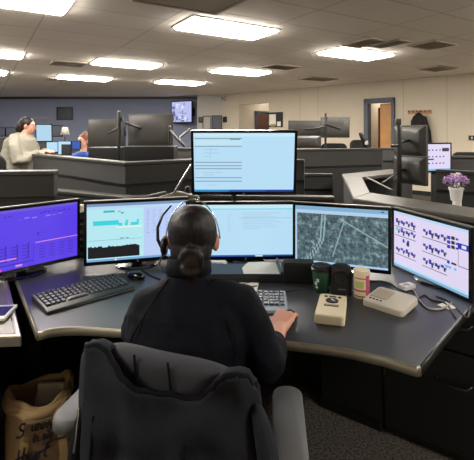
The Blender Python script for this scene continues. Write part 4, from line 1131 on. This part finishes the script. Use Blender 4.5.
# ------------------------------------------------------------------ seated person far behind the consoles
P0 = Vector(((84-CX)/F*6.4, 6.4, 0))
t = empty('person', tuple(P0), 0, 'seated person with reddish hair and blue top, head just above a far console', 'person')
mb = MB(); HW = Vector((0,0,1.36))
torso(mb, [((-.04,0,.5),.17,.12), ((-.04,0,.8),.16,.11), ((-.04,0,1.08),.17,.10), ((-.03,0,1.16),.10,.07)], M['skin_fair'])
mb.tube([(-.02,0,1.15),(0,.0,1.28)], [.05,.048], M['skin_fair'])
KW = head_parts(mb, HW, .98, R(150), M['skin_fair'], R(-8))
for sx in (-1, 1):
    mb.tube([(-.04+sx*.19,0,1.1), (-.04+sx*.24,-.05,.85), (-.04+sx*.15,-.27,.80)], [.05,.042,.03], M['skin_fair'], 12)
    hand_parts(mb, Vector((-.04+sx*.15,-.27,.80)), Vector((-.04+sx*.12,-.4,.79)), Vector((0,0,1)), M['skin_fair'], -sx, .4)
    mb.tube([(-.04+sx*.09,0,.55), (-.04+sx*.12,-.42,.54), (-.04+sx*.12,-.45,.1)], [.085,.065,.045], M['skin_fair'], 12)
remesh(mb.build('body', t), .009, 2); face(t, KW, Matrix.Identity(4))
mb = MB(); torso(mb, [((-.04,0,.5),.19,.14), ((-.04,0,.8),.18,.13), ((-.04,0,1.08),.20,.12), ((-.03,0,1.17),.12,.08), ((-.03,0,1.2),.07,.06)], M['blue_cloth'])
for sx in (-1, 1): mb.tube([(-.04+sx*.15,0,1.11), (-.04+sx*.22,-.01,1.02), (-.04+sx*.25,-.05,.86), (-.04+sx*.17,-.24,.81)], [.07,.068,.06,.045], M['blue_cloth'], 12)
remesh(mb.build('blue_top', t), .012, 2)
mb = MB()
for sx in (-1, 1): mb.tube([(-.04+sx*.09,.02,.55), (-.04+sx*.12,-.42,.55), (-.04+sx*.12,-.46,.45), (-.04+sx*.12,-.45,.08)], [.10,.082,.075,.06], M['trouser'], 12)
mb.build('trousers', t, smooth=True)
M['hair_red'] = mat('hair_red', (112,58,40), .6, var=.2, vscale=60)
mb = MB(); mb.ball((0,-.022,.034), (.084,.094,.092), M['hair_red'], 18, T=KW); mb.ball((0,-.05,-.02), (.075,.06,.08), M['hair_red'], 14, T=KW); mb.ball((.0,-.04,.12), (.035,.035,.03), M['hair_red'], 12, T=KW)
remesh(mb.build('hair', t), .008, 1)

# ------------------------------------------------------------------ chairs in the distance
def far_chair(lab, px, Y, yaw, top=1.05, w=.46):
    x = (px-CX)/F*Y
    t = empty('office_chair', (x, Y, 0), yaw, lab, 'chair', 'black office chairs further back')
    pad(MB(), w, .48, .09, .08, M['black_matte'], T=Matrix.Translation((0,0,.42))).build('seat', t)
    T_ = Matrix.Translation((0,.24,.56)) @ Matrix.Rotation(R(84),4,'X') @ Matrix.Translation((0,(top-.56)/2,0))
    pad(MB(), w, top-.56, .07, .09, M['black_matte'], n=6, T=T_).build('backrest', t, smooth=True)
    MB().tube([(0,0,.42),(0,0,.1)], .028, M['black']).box((0,.24,.52), (.07,.03,.2), M['black']).build('column', t)
    mb = MB()
    for k in range(5): a = R(72*k); mb.tube([(0,0,.1),(.29*math.cos(a),.29*math.sin(a),.05)], [.025,.04], M['black'], 8)
    mb.build('star_base', t, smooth=True)
    for sx in (-1, 1): MB().tube([(sx*.2,0,.42),(sx*.28,0,.45),(sx*.28,0,.66)], .014, M['black'], 8).box((sx*.28,0,.67), (.07,.25,.03), M['black']).build('armrest', t)
    return t
far_chair('black chair behind the partition under the light-framed monitor', 333, 7.75, R(170), 1.30)
far_chair('black chair next to the framed doorway partition', 351, 8.85, R(200), 1.34, .42)
far_chair('black chair at the picture edge behind the woman in the cardigan', -13, 4.6, R(200), 1.26)
far_chair('tall dark chair behind the lilac flowers at the cream wall', 468, 6.1, R(160), 1.22, .5)

# ------------------------------------------------------------------ monitors and poles further back
def pole(lab, px, Y, z0, z1, arms=(), r=.018):
    x = (px-CX)/F*Y
    t = empty('monitor_pole', (x, Y, 0), 0, lab, 'monitor pole'); T = inv(t)
    MB().tube([(0,0,z0),(0,0,z1)], r, M['black']).build('pole', t, smooth=True)
    MB().box((0,0,z0+.02), (.12,.12,.04), M['black']).build('clamp', t, bevel=.005)
    for pts, m in arms: MB().tube(pts, .014, M[m], T=T).build('arm', t, smooth=True)
    return t
def backmon(lab, x0, x1, yc, Y, yaw, h=.35, w=None, lite=False, face='off', grp=None, tilt=0):
    p = W((x0+x1)/2, yc, Y); ww = w or (x1-x0)/F*Y/abs(math.cos(yaw))
    return monitor('monitor', lab, tuple(p), yaw, w=ww, h=h, tilt=tilt, stand=False, face=face, case='back_grey', logo=False, edge=.02, topcap=True)
# behind the long bent partition
backmon('large monitor back, tilted with pale top edge, below the television', 128, 174, 131.5, 4.9, R(170), .40)
backmon('smaller monitor back between the seated person and the large one', 90, 124, 133, 5.5, R(200), .36)
def slab(name, lab, cat, px, py, Y, w, d, h, m, yaw=0, grp=None):
    p = W(px, py, Y)
    return p
pole('black pole with arms beside the smaller monitor back', 119, 4.6, .76, 1.5-(112-132)*4.6/F, [([W(119,120,4.6), W(126,123,4.8), W(140,128,4.85)], 'dark_metal'), ([W(119,128,4.6), W(113,131,5.0), W(108,134,5.4)], 'dark_metal'), ([W(119,121,4.6), W(123,117,4.6), W(125,135,4.6)], 'black')])
pole('slim black pole at the edge of the large monitor back', 169.5, 4.7, .76, 1.5-(127-132)*4.7/F, [([W(170,130,4.7), W(178,140,4.6), W(184,146,4.6)], 'black'), ([W(184,146,4.6), W(179,138,4.8), W(190,129,4.9)], 'dark_metal')])
def shelf_item(name, lab, cat, x0, x1, y0, y1, Y, m, dep=.12, rot=0, det=None, grp=None):
    a, b_ = W(x0, y1, Y), W(x1, y0, Y)
    t = empty(name, ((a.x+b_.x)/2, Y, a.z), rot, lab, cat, grp)
    MB().box((0,0,(b_.z-a.z)/2), (b_.x-a.x, dep, b_.z-a.z), M[m]).build('body', t, bevel=.008)
    if det: det(t, b_.x-a.x, b_.z-a.z)
    return t
def cpu_det(t, w, h):
    MB().box((0,-.062,h*.5), (w*.86,.006,h*.8), M['black']).build('front_panel', t)
    MB().box((w*.2,-.067,h*.55), (w*.2,.004,h*.12), M['cable_grey']).build('label_plate', t)
# worktops inside the far consoles, which carry poles and boxes
def worktop(lab, pts, z=.74, m='desk'):
    c = (sum(p[0] for p in pts)/len(pts), sum(p[1] for p in pts)/len(pts))
    t = empty('console_desk', (c[0], c[1], 0), 0, lab, 'desk'); T = inv(t)
    MB().prism(pts, z-.035, z, M[m], T).build('desktop', t, bevel=.004)
    MB().prism([(c[0]+(p[0]-c[0])*.75, c[1]+(p[1]-c[1])*.75) for p in pts], 0, z-.035, M['black_matte'], T).build('base', t)
worktop('console desk behind the long bent partition', [(-.95,3.76),(-.27,4.28),(-.5,5.05),(-1.9,5.75),(-2.2,5.5),(-2.0,4.75)])
worktop('console desk behind the partition near the cream wall', [(.95,6.3),(2.2,6.68),(2.3,7.1),(1.2,6.95)])
worktop('console desk inside the wide pale surround', [(1.24,3.5),(2.1,2.42),(2.4,3.6),(2.1,4.1),(1.52,4.5)], m='black_matte')
shelf_item('storage_box', 'dark equipment box under the large monitor back', 'box', 128, 176, 146, 163, 4.4, 'black', .3, 0, cpu_det)
shelf_item('storage_box', 'dark equipment box under the smaller monitor back', 'box', 92, 122, 147, 161, 4.75, 'black', .25, 0, cpu_det)
# near the cream wall
backmon('monitor back with pale frame near the framed doorway', 321, 349, 127.5, 7.4, R(172), .36)
backmon('wide monitor back beside the pole near the cream wall', 288, 321, 129, 6.9, R(186), .27)
backmon('lower monitor back just above the partition near the cream wall', 289, 321, 142, 6.8, R(184), .2)
pole('black pole between the two monitor backs near the cream wall', 325.5, 6.85, .76, 1.5-(114-132)*6.85/F, [([W(325,124,6.85), W(333,127,7.0), W(340,129,7.3)], 'dark_metal'), ([W(325,126,6.85), W(315,129,6.8), W(305,129,6.85)], 'dark_metal')])
# small dark device leaning up behind the doorway partition
p = W(365, 147, 6.9)
t = empty('microphone_arm', (p.x, 6.9, 0), 0, 'small dark tilted gooseneck device in front of the framed doorway', 'microphone'); T = inv(t)
MB().tube([(0,0,.76),(0,0,1.27)], .012, M['black']).lathe([(.10,.742),(.10,.755),(.02,.76)], M['black']).build('stem', t)
MB().tube([W(366,146,6.9), W(364,140,6.9), W(360.5,134,6.9)], [.03,.05,.03], M['black'], T=T).build('head', t, smooth=True)
MB().box(T @ W(366.5,143,6.85), (.05,.03,.06), M['cable_grey']).build('badge', t, bevel=.005)
# dark stacked monitors inside the pale surround
backmon('upper dark monitor seen side-on from behind, coat above it', 402, 420, 141, 3.95, R(118), .29, .36)
backmon('lower dark monitor stacked below the side-on one', 402, 420, 170, 3.85, R(122), .26, .34)
t = pole('black pole with webcam holding the stacked dark monitors', 399, 3.8, .745, 1.5-(127-132)*3.8/F, [([W(399,143,3.8), W(406,141,3.85), W(413,140,3.95)], 'black'), ([W(399,170,3.8), W(410,170,3.85)], 'black'), ([W(392,146,3.75), W(399,145,3.8)], 'dark_metal')], .022)
T = inv(t); MB().box(T @ W(398,122,3.8), (.05,.05,.06), M['back_grey']).build('webcam', t, bevel=.008)
MB().tube([T @ W(398,127,3.8), T @ W(398,140,3.8)], .012, M['white']).build('white_sleeve', t, smooth=True)
for k, (a, b_, lab) in enumerate(((W(352,0,4.0), 0, ''),)): pass
t = empty('metal_stand', (W(385,190,3.5).x, 3.5, .741), 0, 'pair of slim grey struts in the opening of the pale surround', 'stand'); T = inv(t)
MB().tube([T @ W(366,177,3.9), T @ W(392,190,3.4)], .008, M['back_grey'], 8).build('strut', t, smooth=True)
MB().tube([T @ W(382,183,3.6), T @ W(404,169,3.9)], .007, M['back_grey'], 8).build('strut', t, smooth=True)
MB().box((.02,0,.02), (.2,.14,.04), M['black']).build('foot', t, bevel=.006)
monitor('monitor', 'monitor with white page and blue marks behind the lilac flowers', tuple(W(436.5,157.5,4.75)), R(20), w=.44, h=.335, tilt=0, stand=False, face='lav', draw=d_small, logo=False, edge=.016)
# far left screens
monitor('monitor', 'small tilted screen with pale blue page beside the woman\'s face', tuple(W(44,133,6.0)), R(18), w=.22, h=.26, stand=False, face='ice', tilt=R(10), logo=False, edge=.012)
monitor('monitor', 'bright white-blue screen next to the woman\'s hands', tuple(W(55,147,6.45)), R(12), w=.26, h=.17, stand=False, face='sky', logo=False, edge=.01)
def d_half(mb): scr_rect(mb, .25, 1, 0, .78, sc('ink', (22,24,34), .5))
monitor('monitor', 'screen with dark lower half beside the seated person', tuple(W(64.5,148,5.9)), R(-6), w=.20, h=.20, stand=False, face='sky', draw=d_half, logo=False, edge=.008)
monitor('monitor', 'dim blue screen in front of the seated person', tuple(W(75,145,6.0)), R(-10), w=.17, h=.12, stand=False, face=sc('deepblue', (50,100,200), .8), logo=False, edge=.006)
for px, y, w_, lab in ((-3,132,.34,'dark screen at the picture edge on the far partition'), (13,132,.30,'dark bluish screen left of the woman\'s head'), (56,131,.26,'dark screen below the small wall picture')):
    monitor('monitor', lab, tuple(W(px, y, 10.9 if px < 20 else 8.6)), R(10), w=w_*(1.0 if px > 20 else 1.2), h=.24, stand=False, face=sc('dimblue', (24,34,70), .6), logo=False, edge=.015)
p = W(65, 136, 8.6)
t = empty('desk_lamp', (p.x, 8.6, 0), 0, 'small white lampshade near the dark screen on the far console', 'lamp')
MB().lathe([(.07,0),(.07,.01),(.01,.02),(.01,1.40)], M['dark_metal'], 16).build('stand', t)
MB().lathe([(.09,1.44),(.055,1.60),(.05,1.60),(.085,1.44)], M['frame_light'], 20).build('lamp_shade', t, smooth=True)

# ------------------------------------------------------------------ wall things
def wall_frame(name, lab, cat, c, w, h, yaw, fm, im, grp=None, th=.04, mt=.06):
    t = empty(name, c, yaw, lab, cat, grp)
    f = MB()
    for sx in (-1,1): f.box((sx*(w/2-mt/2),-th/2,0), (mt,th,h), M[fm]); 
    for sz in (-1,1): f.box((0,-th/2,sz*(h/2-mt/2)), (w-2*mt,th,mt), M[fm])
    f.build('frame', t, bevel=.004)
    MB().box((0,-.008,0), (w-2*mt,.014,h-2*mt), M[im]).build('picture', t)
    return t
p = W(65,113.5,15.4); wall_frame('wall_picture', 'small dark framed picture on the bluish back wall', 'picture', (p.x,15.4,p.z), .60, .48, 0, 'black', 'picture_dark')
p = W(41,123.5,15.4); wall_frame('wall_picture', 'light framed picture half hidden behind the woman\'s head', 'picture', (p.x,15.4,p.z), .62, .48, 0, 'frame_light', 'wall_blue')
p = W(207,123,14.6); wall_frame('notice_sign', 'grey framed notice on the pale corner wall', 'notice', (p.x,14.6,p.z), .30, .50, 0, 'black', 'wall_pale', mt=.03)
p = W(217,122.5,14.6); wall_frame('notice_sign', 'dark framed notice board beside the round wall speaker', 'notice', (p.x,14.6,p.z), .36, .50, 0, 'black', 'frame_blue', mt=.04)
p = W(200,120.5,14.55)
for px, lab in ((200.5,'small round wall speaker close to the television'), (224.2,'small round wall speaker at the corner of the cream wall')):
    p = W(px,119.7,14.55) if px < 222 else None
    c = (p.x, 14.6, p.z) if p else tuple(wp(.18,0,1.93))
    t = empty('wall_speaker', c, 0 if p else WA, lab, 'speaker', 'wall speakers')
    MB().box((0,-.04,0), (.14,.08,.2), M['black']).build('cabinet', t, bevel=.02); MB().lathe([(.05,0),(.05,.01)], M['dark_metal'], 16, T=Matrix.Translation((0,-.08,0)) @ Matrix.Rotation(R(90),4,'X')).build('cone', t)
t = empty('wall_sensor', tuple(wp(.12,0,2.66)), WA, 'small pale sensor box high in the room corner', 'sensor')
MB().box((0,-.05,0), (.16,.1,.17), M['wall_pale']).build('case', t, bevel=.01); MB().lathe([(.03,0),(.02,.02)], M['black'], 12, T=Matrix.Translation((0,-.10,0)) @ Matrix.Rotation(R(90),4,'X')).build('lens', t)
# notice board by the hallway
tc_ = (wt(269.5)+wt(283))/2; wn = wt(283)-wt(269.5); zz = 1.5+12*13.3/F
t = empty('notice_board', tuple(wp(tc_,0,zz)), WA, 'dark notice board with pinned papers beside the hallway opening', 'notice board')
MB().box((0,-.015,0), (wn,.03,.46), M['black']).build('board', t, bevel=.004)
for x, z, w_, h_, m_ in ((-.12,0,.26,.34,'paper'), (.13,-.13,.14,.14,'paper'), (-.1,-.17,.2,.08,'kraft')): MB().box((x,-.033-.002*(m_=='kraft'),z), (w_,.004,h_), M[m_]).build('pinned_sheet', t)
# coat hooks and coat
t0, t1 = wt(408), wt(432); hz = W(420,112,9.95).z
t = empty('coat_rack', tuple(wp((t0+t1)/2,0,hz)), WA, 'reddish wooden board with coat hooks on the cream wall', 'coat rack'); w_ = t1-t0
MB().box((0,-.012,0), (w_,.024,.09), M['hookboard']).build('board', t, bevel=.004)
for k in range(6): x = -w_*.42+k*w_*.168; MB().tube([(x,-.02,.02),(x,-.06,.0),(x,-.075,.035)], .008, M['dark_metal'], 8).build('hook', t, smooth=True)
t = empty('hanging_coat', tuple(wp(wt(420.5),-.0,0)), WA, 'black coat hanging from the coat hooks', 'coat')
mb = MB(); rs = []
for z, rx, ry, xo in ((hz-.02,.03,.03,0), (hz-.10,.11,.07,-.01), (hz-.22,.17,.09,-.01), (hz-.5,.19,.10,.02), (hz-.9,.21,.11,.06), (hz-1.15,.21,.11,.08), (hz-1.2,.18,.09,.08)):
    rs.append([Vector((xo+rx*(1+.10*math.sin(5*2*PI*j/30))*math.cos(2*PI*j/30), -.13+ry*(1+.12*math.sin(7*2*PI*j/30))*math.sin(2*PI*j/30), z)) for j in range(30)])
mb.rings(rs, M['black_matte']); mb.build('coat_body', t, smooth=True)
MB().tube([(.14,-.14,hz-.16),(.22,-.14,hz-.5),(.27,-.14,hz-.85)], [.05,.06,.045], M['black_matte']).build('sleeve', t, smooth=True)
MB().tube([(0,-.11,hz-.03),(0,-.075,hz+.01)], .01, M['black_matte'], 8).build('hanging_loop', t, smooth=True)
# switch plate
t = empty('wall_switch', tuple(wp(wt(472.5),0,W(472,138,8.9).z)), WA, 'dark wall switch box on the cream wall at the picture edge', 'switch')
MB().box((0,-.02,0), (.14,.04,.10), M['black']).build('box', t, bevel=.006); MB().box((0,-.045,0), (.03,.02,.05), M['cable_grey']).build('lever', t)
# television on a ceiling-corner mount
p = W(181.5,112,14.95)
def d_tv(mb):
    r = lambda *a: scr_rect(mb, *a); A1 = sc('tv1', (150,160,200)); A2 = sc('tv2', (96,104,150)); A3 = sc('tv3', (230,236,255))
    rr = random.Random(9)
    for k in range(26):
        x = rr.random()*.85; z = rr.random()*.85; w_ = .05+.12*rr.random(); h_ = .04+.16*rr.random(); r(x, min(1,x+w_), z, min(1,z+h_), (A1,A2,A3)[k % 3], .0006+.0002*k)
tv = monitor('television', 'wall television showing a pale violet picture', tuple(p), R(-35), w=1.0, h=.79, stand=False, face=sc('tv', (190,196,244)), draw=d_tv, logo=False, edge=.03, cat='television')
MB().box((.0,.24,0), (.1,.42,.1), M['black']).box((.1,.36,0), (.4,.06,.3), M['black']).build('wall_bracket', tv, bevel=.01)

# ------------------------------------------------------------------ camera and view
cam = bpy.data.cameras.new('camera'); co = bpy.data.objects.new('camera', cam); C.objects.link(co)
co.location = (0, 0, EYE); co.rotation_euler = (R(90), 0, 0)
cam.sensor_fit = 'HORIZONTAL'; cam.sensor_width = 36; cam.lens = 36*F/474
cam.shift_y = -(230-HY)/474; cam.clip_start = .05; cam.clip_end = 60
s = bpy.context.scene; s.camera = co
w = bpy.data.worlds.new('world'); s.world = w; w.use_nodes = True
w.node_tree.nodes['Background'].inputs[0].default_value = (.02,.02,.022,1)
s.view_settings.view_transform = 'Standard'; s.view_settings.look = 'None'; s.view_settings.gamma = 1; s.view_settings.exposure = 0
s.view_settings.use_curve_mapping = False
s.cycles.max_bounces = 8; s.cycles.diffuse_bounces = 5; s.cycles.use_denoising = True
s.cycles.sample_clamp_indirect = 6
